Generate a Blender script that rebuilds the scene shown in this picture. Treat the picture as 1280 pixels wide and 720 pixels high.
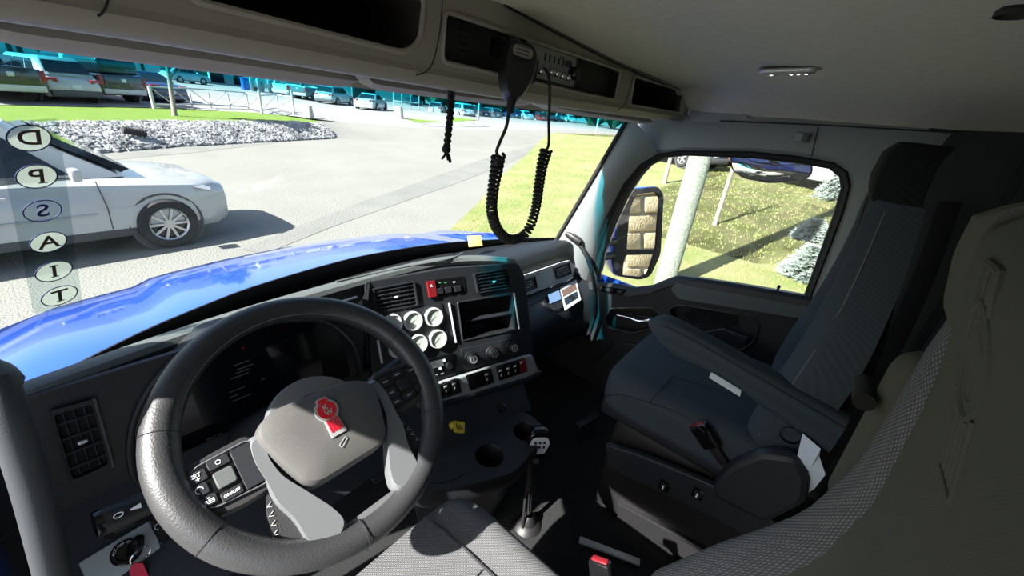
import bpy, bmesh, math, random
from mathutils import Vector, Matrix

for o in list(bpy.data.objects):
    bpy.data.objects.remove(o)
random.seed(7)
SC = bpy.context.scene
COL = SC.collection
V = Vector
R_ = math.radians

# ------------------------------------------------------------------ camera (cab axes: X passenger side, Y forward, Z up, cab floor Z = 0)
FOC = 500.0
CAM = V((-0.755, -0.55, 1.32))
YAW, PITCH, ROLL = R_(53.06), R_(24.5), R_(6.56)
FW = V((math.sin(YAW) * math.cos(PITCH), math.cos(YAW) * math.cos(PITCH), -math.sin(PITCH)))
_r0 = V((math.cos(YAW), -math.sin(YAW), 0))
_u0 = _r0.cross(FW)
RT = _r0 * math.cos(ROLL) + _u0 * math.sin(ROLL)
UP = -_r0 * math.sin(ROLL) + _u0 * math.cos(ROLL)
cd = bpy.data.cameras.new('camera')
cam = bpy.data.objects.new('camera', cd)
COL.objects.link(cam)
cd.sensor_width = 36
cd.lens = FOC * 36 / 1280
cd.clip_start = 0.01
cd.clip_end = 2000
M = Matrix((RT, UP, -FW)).transposed().to_4x4()
M.translation = CAM
cam.matrix_world = M
SC.camera = cam

# ------------------------------------------------------------------ sky, sun, exposure
SUN_TO = V((-0.86, 0.15, 0.70)).normalized()
w = bpy.data.worlds.new('world')
SC.world = w
w.use_nodes = True
nt = w.node_tree
nt.nodes.clear()
sky = nt.nodes.new('ShaderNodeTexSky')
sky.sky_type = 'NISHITA'
sky.sun_disc = False
sky.sun_elevation = math.asin(SUN_TO.z)
sky.sun_rotation = math.atan2(SUN_TO.x, SUN_TO.y)
sky.air_density = 1.0
sky.dust_density = 1.5
bg = nt.nodes.new('ShaderNodeBackground')
bg.inputs[1].default_value = 0.15
wo = nt.nodes.new('ShaderNodeOutputWorld')
nt.links.new(sky.outputs[0], bg.inputs[0])
nt.links.new(bg.outputs[0], wo.inputs[0])
sd = bpy.data.lights.new('sun', 'SUN')
sd.energy = 11.0
sd.angle = R_(0.6)
sd.color = (1.0, 0.96, 0.9)
so = bpy.data.objects.new('sun', sd)
COL.objects.link(so)
so.rotation_euler = SUN_TO.to_track_quat('Z', 'Y').to_euler()
so.location = (-20, 10, 20)
vs = SC.view_settings
vs.view_transform = 'Standard'
vs.look = 'None'
vs.gamma = 1
vs.use_curve_mapping = False
vs.exposure = 1.05

# ------------------------------------------------------------------ where a line of sight meets a surface of the place
def ray(x, y):
    return FW + RT * ((x - 640) / FOC) - UP * ((y - 360) / FOC)
def px(x, y, X=None, Y=None, Z=None):
    d = ray(x, y)
    if X is not None: t = (X - CAM.x) / d.x
    elif Y is not None: t = (Y - CAM.y) / d.y
    else: t = (Z - CAM.z) / d.z
    return CAM + d * t
class Plane:
    """a flat face in the place: origin, two unit axes, normal towards the viewer of that face"""
    def __init__(s, o, e1, e2):
        s.o = V(o); s.a = V(e1).normalized(); s.n = s.a.cross(V(e2)).normalized(); s.b = s.n.cross(s.a)
    def at(s, u, v, h=0): return s.o + s.a * u + s.b * v + s.n * h
    def uv(s, x, y, h=0):
        d = ray(x, y); p = CAM + d * ((s.o + s.n * h - CAM).dot(s.n) / d.dot(s.n)) - s.o
        return (p.dot(s.a), p.dot(s.b))
    def px(s, x, y, h=0):
        u, v = s.uv(x, y, h); return s.at(u, v, h)
    def mat(s, u=0, v=0, h=0):
        m = Matrix((s.a, s.b, s.n)).transposed().to_4x4(); m.translation = s.at(u, v, h); return m
    def shift(s, h): return Plane(s.o + s.n * h, s.a, s.b)

# ------------------------------------------------------------------ materials
MATS = {}
def mat(name, col, rough=0.6, metal=0.0, bump=None, var=None, spec=0.5, coat=0, emit=None, trans=None, bumpkind='noise'):
    m = bpy.data.materials.new(name); m.use_nodes = True
    n = m.node_tree.nodes; l = m.node_tree.links
    b = n['Principled BSDF']
    b.inputs['Base Color'].default_value = (*col, 1)
    b.inputs['Roughness'].default_value = rough
    b.inputs['Metallic'].default_value = metal
    b.inputs['Specular IOR Level'].default_value = spec
    if coat: b.inputs['Coat Weight'].default_value = coat; b.inputs['Coat Roughness'].default_value = 0.05
    if emit:
        b.inputs['Emission Color'].default_value = (*emit[0], 1); b.inputs['Emission Strength'].default_value = emit[1]
    tc = n.new('ShaderNodeTexCoord')
    if var:   # (scale, second colour, contrast)
        t = n.new('ShaderNodeTexNoise'); t.inputs['Scale'].default_value = var[0]; t.inputs['Detail'].default_value = 6
        l.new(tc.outputs['Object'], t.inputs['Vector'])
        r = n.new('ShaderNodeValToRGB'); c = var[2] if len(var) > 2 else 0.15
        r.color_ramp.elements[0].position = 0.5 - c; r.color_ramp.elements[1].position = 0.5 + c
        r.color_ramp.elements[0].color = (*col, 1); r.color_ramp.elements[1].color = (*var[1], 1)
        l.new(t.outputs['Fac'], r.inputs[0]); l.new(r.outputs[0], b.inputs['Base Color'])
    if bump:  # (scale, strength, distance)
        if bumpkind == 'voronoi':
            t = n.new('ShaderNodeTexVoronoi'); o = t.outputs['Distance']
        else:
            t = n.new('ShaderNodeTexNoise'); t.inputs['Detail'].default_value = 4; o = t.outputs['Fac']
        t.inputs['Scale'].default_value = bump[0]
        l.new(tc.outputs['Object'], t.inputs['Vector'])
        bp = n.new('ShaderNodeBump'); bp.inputs['Strength'].default_value = bump[1]
        bp.inputs['Distance'].default_value = bump[2] if len(bump) > 2 else 0.001
        l.new(o, bp.inputs['Height']); l.new(bp.outputs[0], b.inputs['Normal'])
    MATS[name] = m
    return m
def fabric(name, c0, c1, scale, strength=0.6, rough=0.95):
    """woven cloth: two crossed bands on object coordinates"""
    m = mat(name, c0, rough, spec=0.15)
    n = m.node_tree.nodes; l = m.node_tree.links; b = n['Principled BSDF']
    tc = n.new('ShaderNodeTexCoord'); outs = []
    for ax in ('X', 'DIAGONAL'):
        wv = n.new('ShaderNodeTexWave'); wv.bands_direction = ax; wv.inputs['Scale'].default_value = scale
        wv.inputs['Distortion'].default_value = 0.3
        l.new(tc.outputs['Object'], wv.inputs['Vector']); outs.append(wv.outputs['Fac'])
    mu = n.new('ShaderNodeMath'); mu.operation = 'MULTIPLY'
    l.new(outs[0], mu.inputs[0]); l.new(outs[1], mu.inputs[1])
    mx = n.new('ShaderNodeMix'); mx.data_type = 'RGBA'
    mx.inputs[6].default_value = (*c0, 1); mx.inputs[7].default_value = (*c1, 1)
    l.new(mu.outputs[0], mx.inputs[0]); l.new(mx.outputs[2], b.inputs['Base Color'])
    bp = n.new('ShaderNodeBump'); bp.inputs['Strength'].default_value = strength; bp.inputs['Distance'].default_value = 0.0012
    l.new(mu.outputs[0], bp.inputs['Height']); l.new(bp.outputs[0], b.inputs['Normal'])
    return m
def glass(name, col=(0.93, 0.96, 0.95), refl=0.05, band=None):
    """a thin pane: light passes straight through, tinted, with a little mirror reflection"""
    m = bpy.data.materials.new(name); m.use_nodes = True
    n = m.node_tree.nodes; l = m.node_tree.links; n.clear()
    out = n.new('ShaderNodeOutputMaterial'); t = n.new('ShaderNodeBsdfTransparent'); g = n.new('ShaderNodeBsdfGlossy')
    g.inputs['Roughness'].default_value = 0.02
    t.inputs[0].default_value = (*col, 1)
    mx = n.new('ShaderNodeMixShader'); mx.inputs[0].default_value = refl
    l.new(t.outputs[0], mx.inputs[1]); l.new(g.outputs[0], mx.inputs[2]); l.new(mx.outputs[0], out.inputs[0])
    if band:  # (z start, z end, colour): the shade band dyed into the top of a windscreen
        tc = n.new('ShaderNodeTexCoord'); sp = n.new('ShaderNodeSeparateXYZ'); mr = n.new('ShaderNodeMapRange')
        mr.interpolation_type = 'SMOOTHSTEP'
        l.new(tc.outputs['Object'], sp.inputs[0])
        # the band follows the edge of the glass: lower towards the passenger side as the header does
        ad = n.new('ShaderNodeMath'); ad.operation = 'MULTIPLY_ADD'; ad.inputs[1].default_value = band[3]
        l.new(sp.outputs[0], ad.inputs[0]); l.new(sp.outputs[2], ad.inputs[2])
        l.new(ad.outputs[0], mr.inputs[0]); mr.inputs[1].default_value = band[0]; mr.inputs[2].default_value = band[1]
        mc = n.new('ShaderNodeMix'); mc.data_type = 'RGBA'
        mc.inputs[6].default_value = (*col, 1); mc.inputs[7].default_value = (*band[2], 1)
        l.new(mr.outputs[0], mc.inputs[0]); l.new(mc.outputs[2], t.inputs[0])
    MATS[name] = m
    return m

mat('dash', (0.0098, 0.0118, 0.0148), 0.52, bump=(900, 0.25), var=(3, (0.0115, 0.0135, 0.017)))
mat('dash_pad', (0.080, 0.090, 0.090), 0.62, bump=(700, 0.35))
mat('dash_low', (0.0095, 0.0115, 0.015), 0.55, bump=(900, 0.25))
mat('black', (0.010, 0.010, 0.011), 0.5)
mat('gloss_black', (0.006, 0.006, 0.007), 0.12)
mat('rubber', (0.012, 0.012, 0.013), 0.75, bump=(300, 0.2))
mat('grip_rubber', (0.03, 0.034, 0.04), 0.6, bump=(500, 0.3))
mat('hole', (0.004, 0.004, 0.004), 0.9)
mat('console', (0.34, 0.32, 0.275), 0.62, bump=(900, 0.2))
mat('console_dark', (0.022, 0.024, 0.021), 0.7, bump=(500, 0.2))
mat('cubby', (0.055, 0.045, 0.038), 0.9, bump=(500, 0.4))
mat('headliner', (0.62, 0.60, 0.50), 0.97, bump=(600, 0.6, 0.002), var=(60, (0.66, 0.64, 0.54)), spec=0.1)
mat('pillar', (0.22, 0.245, 0.255), 0.6, bump=(900, 0.2))
mat('visor', (0.42, 0.385, 0.33), 0.85, bump=(700, 0.3))
mat('leather', (0.031, 0.032, 0.034), 0.42, bump=(420, 0.22, 0.0012), bumpkind='voronoi')
mat('hub_plastic', (0.078, 0.077, 0.074), 0.5, bump=(1100, 0.5))
mat('satin', (0.20, 0.21, 0.22), 0.36, 0.45, bump=(1500, 0.2))
mat('silver', (0.50, 0.52, 0.52), 0.35, 0.6)
mat('chrome', (0.85, 0.86, 0.88), 0.08, 1.0)
mat('red_enamel', (0.65, 0.004, 0.02), 0.25, coat=0.6)
mat('red_plastic', (0.17, 0.006, 0.010), 0.45)
mat('red_tag', (0.55, 0.015, 0.05), 0.6)
mat('yellow', (0.42, 0.32, 0.015), 0.45)
mat('white_print', (0.75, 0.77, 0.77), 0.6)
mat('grey_print', (0.30, 0.32, 0.33), 0.6)
mat('gauge_face', (0.42, 0.46, 0.42), 0.45)
mat('stitch', (0.45, 0.44, 0.42), 0.8)
mat('paper', (0.70, 0.78, 0.88), 0.85)
mat('bright_trim', (0.80, 0.82, 0.84), 0.22, 0.4)
mat('bright_strip', (0.50, 0.54, 0.57), 0.4, 0.1)
mat('silver_paint', (0.24, 0.26, 0.275), 0.4, 0.1)
mat('key_silver', (0.42, 0.45, 0.43), 0.45, 0.1)
mat('label_brown', (0.16, 0.10, 0.08), 0.6)
mat('note', (0.55, 0.42, 0.16), 0.8)
mat('badge_white', (0.75, 0.80, 0.84), 0.4)
mat('label_grey', (0.55, 0.60, 0.64), 0.5)
mat('carpet', (0.009, 0.010, 0.011), 0.95, bump=(250, 0.8, 0.004))
mat('screen', (0.004, 0.005, 0.007), 0.08)
mat('screen_text', (0.015, 0.015, 0.015), 0.9, spec=0.02, emit=((0.6, 0.7, 0.72), 0.012))
mat('screen_red', (0.03, 0.005, 0.005), 0.9, spec=0.02, emit=((0.8, 0.05, 0.03), 0.012))
mat('led', (0.9, 0.9, 0.85), 0.4, emit=((1.0, 0.93, 0.78), 9.0))
mat('lens', (0.35, 0.36, 0.34), 0.25)
mat('strap', (0.008, 0.008, 0.008), 0.85, bump=(400, 0.8, 0.002))
mat('green_lamp', (0.02, 0.2, 0.06), 0.4, emit=((0.1, 0.9, 0.3), 0.12))
fabric('seat_mesh', (0.070, 0.073, 0.078), (0.25, 0.25, 0.25), 135, 0.9)
fabric('seat_cloth', (0.040, 0.051, 0.062), (0.056, 0.068, 0.080), 150, 0.2)
fabric('seat_plain', (0.070, 0.072, 0.058), (0.080, 0.082, 0.066), 260, 0.1)
fabric('seat_dark', (0.010, 0.012, 0.013), (0.022, 0.024, 0.026), 110, 0.5)
mat('seam', (0.02, 0.021, 0.023), 0.9)
mat('seat_plastic', (0.014, 0.017, 0.022), 0.5, bump=(700, 0.3))
mat('rear_trim', (0.035, 0.042, 0.042), 0.9, bump=(300, 0.4))
mat('curtain', (0.020, 0.024, 0.024), 0.95, bump=(300, 0.4))
mat('truck_blue', (0.006, 0.060, 0.42), 0.18, coat=1.0)
glass('windscreen', (0.94, 0.97, 0.955), 0.035, (1.262, 1.308, (0.03, 0.60, 0.74), 0.015))
glass('side_glass', (0.95, 0.97, 0.95), 0.03)
glass('film', (0.84, 0.89, 0.89), 0.06)
def thin_film(name, col, through):
    """a printed patch on clear film: partly see-through, daylight glows through the rest"""
    m = bpy.data.materials.new(name); m.use_nodes = True
    n = m.node_tree.nodes; l = m.node_tree.links; n.clear()
    out = n.new('ShaderNodeOutputMaterial'); t = n.new('ShaderNodeBsdfTransparent'); d = n.new('ShaderNodeBsdfTranslucent'); d2 = n.new('ShaderNodeBsdfDiffuse')
    d.inputs[0].default_value = (*col, 1); d2.inputs[0].default_value = (*col, 1)
    m1 = n.new('ShaderNodeMixShader'); m1.inputs[0].default_value = 0.35; m2 = n.new('ShaderNodeMixShader'); m2.inputs[0].default_value = through
    l.new(d.outputs[0], m1.inputs[1]); l.new(d2.outputs[0], m1.inputs[2]); l.new(m1.outputs[0], m2.inputs[1]); l.new(t.outputs[0], m2.inputs[2]); l.new(m2.outputs[0], out.inputs[0])
    MATS[name] = m
thin_film('decal_disc', (0.42, 0.44, 0.38), 0.5)
# outdoors
mat('road', (0.158, 0.160, 0.145), 0.95, var=(0.6, (0.188, 0.190, 0.172), 0.25), bump=(40, 0.6, 0.03))
mat('road_track', (0.125, 0.128, 0.120), 0.95, var=(1.2, (0.172, 0.174, 0.160), 0.25), bump=(40, 0.6, 0.03))
mat('lot', (0.175, 0.18, 0.175), 0.95, var=(0.5, (0.20, 0.205, 0.20), 0.2), bump=(30, 0.4, 0.03))
mat('lawn', (0.150, 0.200, 0.045), 0.95, var=(1.1, (0.27, 0.25, 0.12), 0.22), bump=(60, 0.9, 0.05))
mat('verge', (0.095, 0.185, 0.012), 0.95, var=(3.0, (0.125, 0.215, 0.02), 0.2), bump=(60, 0.9, 0.05))
mat('blade', (0.22, 0.30, 0.06), 0.8, var=(0.9, (0.34, 0.33, 0.14), 0.2))
mat('bank_soil', (0.17, 0.172, 0.165), 0.95, bump=(20, 0.8, 0.05))
mat('stone', (0.10, 0.104, 0.11), 0.9, var=(2.5, (0.27, 0.275, 0.28), 0.12))
mat('concrete', (0.40, 0.39, 0.35), 0.9, var=(6, (0.46, 0.45, 0.40)))
mat('galv', (0.42, 0.44, 0.45), 0.5, 0.3)
mat('building', (0.42, 0.43, 0.43), 0.85, var=(0.4, (0.45, 0.46, 0.46)))
mat('window_dark', (0.012, 0.013, 0.015), 0.15)
mat('bark', (0.17, 0.155, 0.135), 0.95, bump=(40, 0.8, 0.01), var=(20, (0.24, 0.22, 0.20)))
mat('pole_wood', (0.165, 0.20, 0.165), 0.95, bump=(60, 1.0, 0.02), var=(25, (0.25, 0.29, 0.245), 0.1))
mat('leaf', (0.05, 0.11, 0.015), 0.8)
mat('spruce', (0.16, 0.215, 0.19), 0.9, var=(9, (0.26, 0.31, 0.28)))
mat('far_tree', (0.02, 0.04, 0.03), 0.95, var=(1.5, (0.03, 0.06, 0.022)))
mat('tyre', (0.02, 0.02, 0.021), 0.85)
mat('alloy', (0.45, 0.46, 0.47), 0.35, 0.7)
mat('car_white', (0.36, 0.375, 0.385), 0.3, coat=0.8)
mat('car_silver', (0.32, 0.34, 0.36), 0.35, 0.3, coat=0.6)
mat('car_black', (0.014, 0.016, 0.022), 0.22, coat=0.6)
mat('car_navy', (0.015, 0.028, 0.075), 0.22, coat=0.6)
mat('car_grey', (0.09, 0.10, 0.115), 0.3, coat=0.6)
mat('car_red', (0.35, 0.03, 0.03), 0.3, coat=0.6)
mat('car_glass', (0.015, 0.02, 0.025), 0.06)
mat('cladding', (0.06, 0.062, 0.065), 0.7)
mat('lamp_red', (0.30, 0.01, 0.012), 0.25)
mat('lamp_clear', (0.55, 0.57, 0.58), 0.12)
mat('plate', (0.5, 0.54, 0.6), 0.5)
mat('mirror', (0.82, 0.84, 0.84), 0.01, 1.0)
mat('tan_stone', (0.42, 0.33, 0.19), 0.9, var=(5, (0.50, 0.41, 0.26)), bump=(20, 0.8, 0.03))
mat('mortar', (0.40, 0.38, 0.33), 0.95)
mat('bin_blue', (0.01, 0.07, 0.30), 0.5)
mat('green_paint', (0.03, 0.30, 0.16), 0.6)

# ------------------------------------------------------------------ things, parts and mesh helpers
INV = {}
def thing(name, label, cat, loc=(0, 0, 0), rz=0, group=None, local=False, kind=None):
    o = bpy.data.objects.new(name, None); COL.objects.link(o)
    o.empty_display_size = 0.05
    o.location = loc; o.rotation_euler = (0, 0, rz)
    if label: o['label'] = label
    if cat: o['category'] = cat
    if group: o['group'] = group
    if kind: o['kind'] = kind
    INV[o.name] = None if local else Matrix.LocRotScale(V(loc), o.rotation_euler, None).inverted()
    return o
def tag(o, label, cat=None, group=None, kind=None):
    o['label'] = label
    if cat: o['category'] = cat
    if group: o['group'] = group
    if kind: o['kind'] = kind
    return o
def link(name, me, m, parent=None, smooth=True):
    o = bpy.data.objects.new(name, me); COL.objects.link(o)
    if m is not None:
        me.materials.clear(); me.materials.append(MATS[m] if isinstance(m, str) else m)
    if smooth and len(me.polygons):
        me.polygons.foreach_set('use_smooth', [True] * len(me.polygons))
        if smooth is not True: me.set_sharp_from_angle(angle=R_(smooth))
        else: me.set_sharp_from_angle(angle=R_(38))
    if parent is not None:
        o.parent = parent
        inv = INV.get(parent.name)
        if inv is not None: o.matrix_parent_inverse = inv
    return o
def raw(name, vs_, fs, m, parent=None, smooth=True):
    me = bpy.data.meshes.new(name); me.from_pydata([tuple(v) for v in vs_], [], fs); me.validate(); 
    bm = bmesh.new(); bm.from_mesh(me); bmesh.ops.recalc_face_normals(bm, faces=bm.faces); bm.to_mesh(me); bm.free()
    return link(name, me, m, parent, smooth)
def frombm(name, bm, m, parent=None, smooth=True):
    me = bpy.data.meshes.new(name); bmesh.ops.recalc_face_normals(bm, faces=bm.faces); bm.to_mesh(me); bm.free()
    return link(name, me, m, parent, smooth)
def addbox(bm, c, s, axes=None, bevel=0, seg=2):
    """a box (full sizes s) at c along axes, its edges rounded"""
    r = bmesh.ops.create_cube(bm, size=1.0)
    vs_ = r['verts']
    a = Matrix.Identity(3) if axes is None else Matrix(axes).transposed()
    if bevel:
        bmesh.ops.scale(bm, vec=V(s), verts=vs_)
        es = list({e for v in vs_ for e in v.link_edges})
        g = bmesh.ops.bevel(bm, geom=es, offset=bevel, segments=seg, profile=0.5, affect='EDGES', clamp_overlap=True)
        vs_ = list({v for f in g['faces'] for v in f.verts} | {v for v in vs_ if v.is_valid})
    else:
        bmesh.ops.scale(bm, vec=V(s), verts=vs_)
    m4 = a.to_4x4(); m4.translation = V(c)
    bmesh.ops.transform(bm, matrix=m4, verts=vs_)
    return vs_
def box(name, c, s, m, parent=None, axes=None, bevel=0.004, seg=2):
    bm = bmesh.new(); addbox(bm, c, s, axes, bevel, seg)
    return frombm(name, bm, m, parent)
def pbox(name, pl, u, v, w_, h_, d, m, parent=None, bevel=0.002, base=0.0, seg=2):
    """a box standing on a plane: centre u, v, size w_ x h_, rising d above height base"""
    return box(name, pl.at(u, v, base + d / 2), (w_, h_, d), m, parent, (pl.a, pl.b, pl.n), min(bevel, 0.45 * min(w_, h_, d)), seg)
def addtube(bm, pts, rad, n=10, closed=False, cap=True, flat=1.0, up=None):
    pts = [V(p) for p in pts]; k = len(pts)
    rad = rad if isinstance(rad, (list, tuple)) else [rad] * k
    rings = []; nrm = None
    for i, p in enumerate(pts):
        if closed: t = pts[(i + 1) % k] - pts[i - 1]
        else: t = pts[min(i + 1, k - 1)] - pts[max(i - 1, 0)]
        t.normalize()
        if nrm is None:
            ref = V(up) if up is not None else (V((0, 0, 1)) if abs(t.z) < 0.9 else V((1, 0, 0)))
            nrm = (ref - t * ref.dot(t)).normalized()
        else:
            nrm = (nrm - t * nrm.dot(t)).normalized()
        b = t.cross(nrm)
        rings.append([bm.verts.new(p + (nrm * math.cos(2 * math.pi * j / n) + b * (flat * math.sin(2 * math.pi * j / n))) * rad[i]) for j in range(n)])
    for i in range(k if closed else k - 1):
        A, B = rings[i], rings[(i + 1) % k]
        for j in range(n):
            bm.faces.new((A[j], A[(j + 1) % n], B[(j + 1) % n], B[j]))
    if cap and not closed:
        bm.faces.new(rings[0][::-1]); bm.faces.new(rings[-1])
def tube(name, pts, rad, m, parent=None, n=10, closed=False, flat=1.0, up=None):
    bm = bmesh.new(); addtube(bm, pts, rad, n, closed, True, flat, up)
    return frombm(name, bm, m, parent, True)
def smoothline(pts, k=6, closed=False):
    pts = [V(p) for p in pts]; out = []; n = len(pts)
    g = (lambda i: pts[i % n]) if closed else (lambda i: pts[max(0, min(n - 1, i))])
    for i in range(n if closed else n - 1):
        p0, p1, p2, p3 = g(i - 1), g(i), g(i + 1), g(i + 2)
        for j in range(k):
            t = j / k
            out.append(0.5 * ((2 * p1) + (p2 - p0) * t + (2 * p0 - 5 * p1 + 4 * p2 - p3) * t * t + (3 * p1 - p0 - 3 * p2 + p3) * t ** 3))
    if not closed: out.append(pts[-1])
    return out
def loft(name, rings, m, parent=None, closed=True, caps=True, smooth=True):
    vs_ = []; fs = []; n = len(rings[0])
    for r in rings: vs_ += [V(p) for p in r]
    for i in range(len(rings) - 1):
        for j in range(n if closed else n - 1):
            a = i * n + j; b = i * n + (j + 1) % n
            fs.append((a, b, b + n, a + n))
    if caps and closed:
        fs.append(tuple(range(n))[::-1]); fs.append(tuple(range((len(rings) - 1) * n, len(rings) * n)))
    return raw(name, vs_, fs, m, parent, smooth)
def addlathe(bm, prof, mx, n=24):
    """profile (r, h) turned about the local z of matrix mx"""
    rings = []
    for r, h in prof:
        rings.append([bm.verts.new(mx @ V((r * math.cos(2 * math.pi * j / n), r * math.sin(2 * math.pi * j / n), h))) for j in range(n)] if r > 1e-6 else [bm.verts.new(mx @ V((0, 0, h)))])
    for A, B in zip(rings, rings[1:]):
        for j in range(n):
            if len(A) == 1 and len(B) == 1: continue
            if len(A) == 1: bm.faces.new((A[0], B[(j + 1) % n], B[j]))
            elif len(B) == 1: bm.faces.new((A[j], A[(j + 1) % n], B[0]))
            else: bm.faces.new((A[j], A[(j + 1) % n], B[(j + 1) % n], B[j]))
def lathe(name, prof, mx, m, parent=None, n=24):
    bm = bmesh.new(); addlathe(bm, prof, mx, n)
    return frombm(name, bm, m, parent, True)
def rpoly(pts, r, n=4):
    """round the corners of a polygon"""
    out = []; k = len(pts); pts = [V((p[0], p[1])) for p in pts]
    for i in range(k):
        a, b, c = pts[i - 1], pts[i], pts[(i + 1) % k]
        d1 = (a - b); d2 = (c - b); rr = min(r, d1.length * 0.48, d2.length * 0.48)
        if rr < 1e-5: out.append(b); continue
        p1 = b + d1.normalized() * rr; p2 = b + d2.normalized() * rr
        for j in range(n + 1):
            t = j / n; out.append(p1 * (1 - t) ** 2 + b * 2 * t * (1 - t) + p2 * t * t)
    return [tuple(p) for p in out]
def rr(cx, cy, w_, h_, r=0.005, n=4):
    return rpoly([(cx - w_ / 2, cy - h_ / 2), (cx + w_ / 2, cy - h_ / 2), (cx + w_ / 2, cy + h_ / 2), (cx - w_ / 2, cy + h_ / 2)], r, n)
def circ(cx, cy, r, n=24, ry=None):
    return [(cx + r * math.cos(2 * math.pi * i / n), cy + (ry or r) * math.sin(2 * math.pi * i / n)) for i in range(n)]
def curve_mesh(name, loops, depth, bevel):
    cu = bpy.data.curves.new(name, 'CURVE'); cu.dimensions = '2D'; cu.fill_mode = 'BOTH'
    for lp in loops:
        s = cu.splines.new('POLY'); s.points.add(len(lp) - 1)
        for p, q in zip(s.points, lp): p.co = (q[0], q[1], 0, 1)
        s.use_cyclic_u = True
    cu.extrude = max(depth / 2 - bevel, 0); cu.bevel_depth = bevel; cu.bevel_resolution = 1
    if bevel: cu.offset = -bevel
    o = bpy.data.objects.new(name, cu)
    me = bpy.data.meshes.new_from_object(o)
    bpy.data.objects.remove(o); bpy.data.curves.remove(cu)
    me.name = name
    return me
def plate(name, pl, outline, m, parent=None, depth=0.004, holes=(), base=0.0, bevel=0.0, smooth=True):
    """a flat plate with holes lying on a plane, from height base to base + depth"""
    me = curve_mesh(name, [outline] + list(holes), depth, bevel)
    me.transform(pl.mat(h=base + depth / 2))
    return link(name, me, m, parent, smooth)
def text(name, body, pl, u, v, size, m, parent=None, depth=0.0006, base=0.0, mirror=False, rot=0.0, bold=0.0, sx=1.0):
    cu = bpy.data.curves.new(name, 'FONT'); cu.body = body; cu.size = size; cu.extrude = depth / 2; cu.offset = bold
    cu.align_x = 'CENTER'; cu.align_y = 'CENTER'; cu.resolution_u = 3
    o = bpy.data.objects.new(name, cu); me = bpy.data.meshes.new_from_object(o)
    bpy.data.objects.remove(o); bpy.data.curves.remove(cu)
    mm = pl.mat(u, v, base + depth / 2) @ Matrix.Rotation(rot, 4, 'Z') @ Matrix.Diagonal((sx * (-1 if mirror else 1), 1, 1, 1))
    me.transform(mm)
    if mirror: me.flip_normals()
    return link(name, me, m, parent, False)
def struct(o, label=None):
    o['kind'] = 'structure'
    if label: o['label'] = label
    return o
def copy_tree(o, parent=None):
    c = o.copy(); COL.objects.link(c); c.parent = parent
    INV[c.name] = None
    for ch in [x for x in o.children]:
        copy_tree(ch, c)
    return c

# ================================================================== THE GROUND OUTSIDE
GZ = -1.15
def gpoly(name, pts, m, z=None, parent=None):
    return raw(name, [V((p[0], p[1], p[2] if len(p) > 2 else z)) for p in pts], [tuple(range(len(pts)))], m, parent, False)
g = gpoly('road', [(-90, -60), (180, -60), (180, 260), (-90, 260)], 'road', GZ); struct(g, 'pale gravel road in front of the truck')
LOTZ = -0.55
def bk(x, y): return px(x, y, Z=GZ)
def lt(x, y): return px(x, y, Z=LOTZ)
# gravel bank between the road and the car park, rising to a strip of grass
BL = [bk(-200, 206), bk(0, 199), bk(110, 193), bk(220, 184), bk(320, 178.5), bk(375, 175.5), bk(420, 173)]
BT = [lt(-200, 160), lt(0, 156), lt(110, 153.5), lt(220, 152.5), lt(320, 153), lt(365, 153), px(402, 155.5, Z=-0.62)]
def evenline(l, k): return [a.lerp(b, j / k) for a, b in zip(l, l[1:]) for j in range(k)] + [l[-1]]
BL = evenline(BL, 5); BT = evenline(BT, 5)
bank = loft('gravel_bank', [[a, a.lerp(b, 0.5) + V((0, 0, 0.06)), b] for a, b in zip(BL, BT)], 'bank_soil', None, closed=False)
struct(bank, 'sloping bank of loose grey stones beside the road')
GT = [lt(-200, 132), lt(0, 132), lt(110, 134), lt(220, 136.5), lt(320, 141), lt(355, 145), lt(394, 151)]
GT = evenline(GT, 5)
verge = loft('grass_verge', [[a + V((0, 0, 0.01)), a.lerp(b, 0.5) + V((0, 0, 0.05)), b + V((0, 0, 0.01))] for a, b in zip(BT, GT)], 'verge', None, closed=False)
struct(verge, 'bright green strip of mown grass above the stone bank')
# the stones of the bank: loose gravel nobody could count
def pebble(bm, c, r):
    q = bmesh.ops.create_icosphere(bm, subdivisions=1, radius=r)
    sx, sy, sz = random.uniform(.8, 1.5), random.uniform(.7, 1.2), random.uniform(.5, .9)
    rot = Matrix.Rotation(random.uniform(0, 6.28), 4, 'Z') @ Matrix.Rotation(random.uniform(-.5, .5), 4, 'X')
    for v in q['verts']:
        v.co = V(c) + rot @ V((v.co.x * sx * random.uniform(.8, 1.15), v.co.y * sy * random.uniform(.8, 1.15), v.co.z * sz))
def stones(name, n, f, r0, r1):
    """n rounded stones at f(i); made from a few shapes to keep it quick"""
    shapes = []
    for k in range(6):
        b = bmesh.new(); pebble(b, (0, 0, 0), 1.0)
        b.verts.ensure_lookup_table(); shapes.append(([v.co.copy() for v in b.verts], [[v.index for v in fc.verts] for fc in b.faces])); b.free()
    vs_ = []; fs = []
    for i in range(n):
        c = f(); s, ff = random.choice(shapes); r = random.uniform(r0, r1); a = random.uniform(0, 6.28); ca, sa = math.cos(a) * r, math.sin(a) * r
        o = len(vs_)
        vs_ += [(c.x + v.x * ca - v.y * sa, c.y + v.x * sa + v.y * ca, c.z + v.z * r) for v in s]
        fs += [tuple(j + o for j in q) for q in ff]
    me = bpy.data.meshes.new(name); me.from_pydata(vs_, [], fs)
    return link(name, me, 'stone', None, False)
BW = [(b - a).length ** 0.75 for a, b in zip(BL, BL[1:])]
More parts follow.
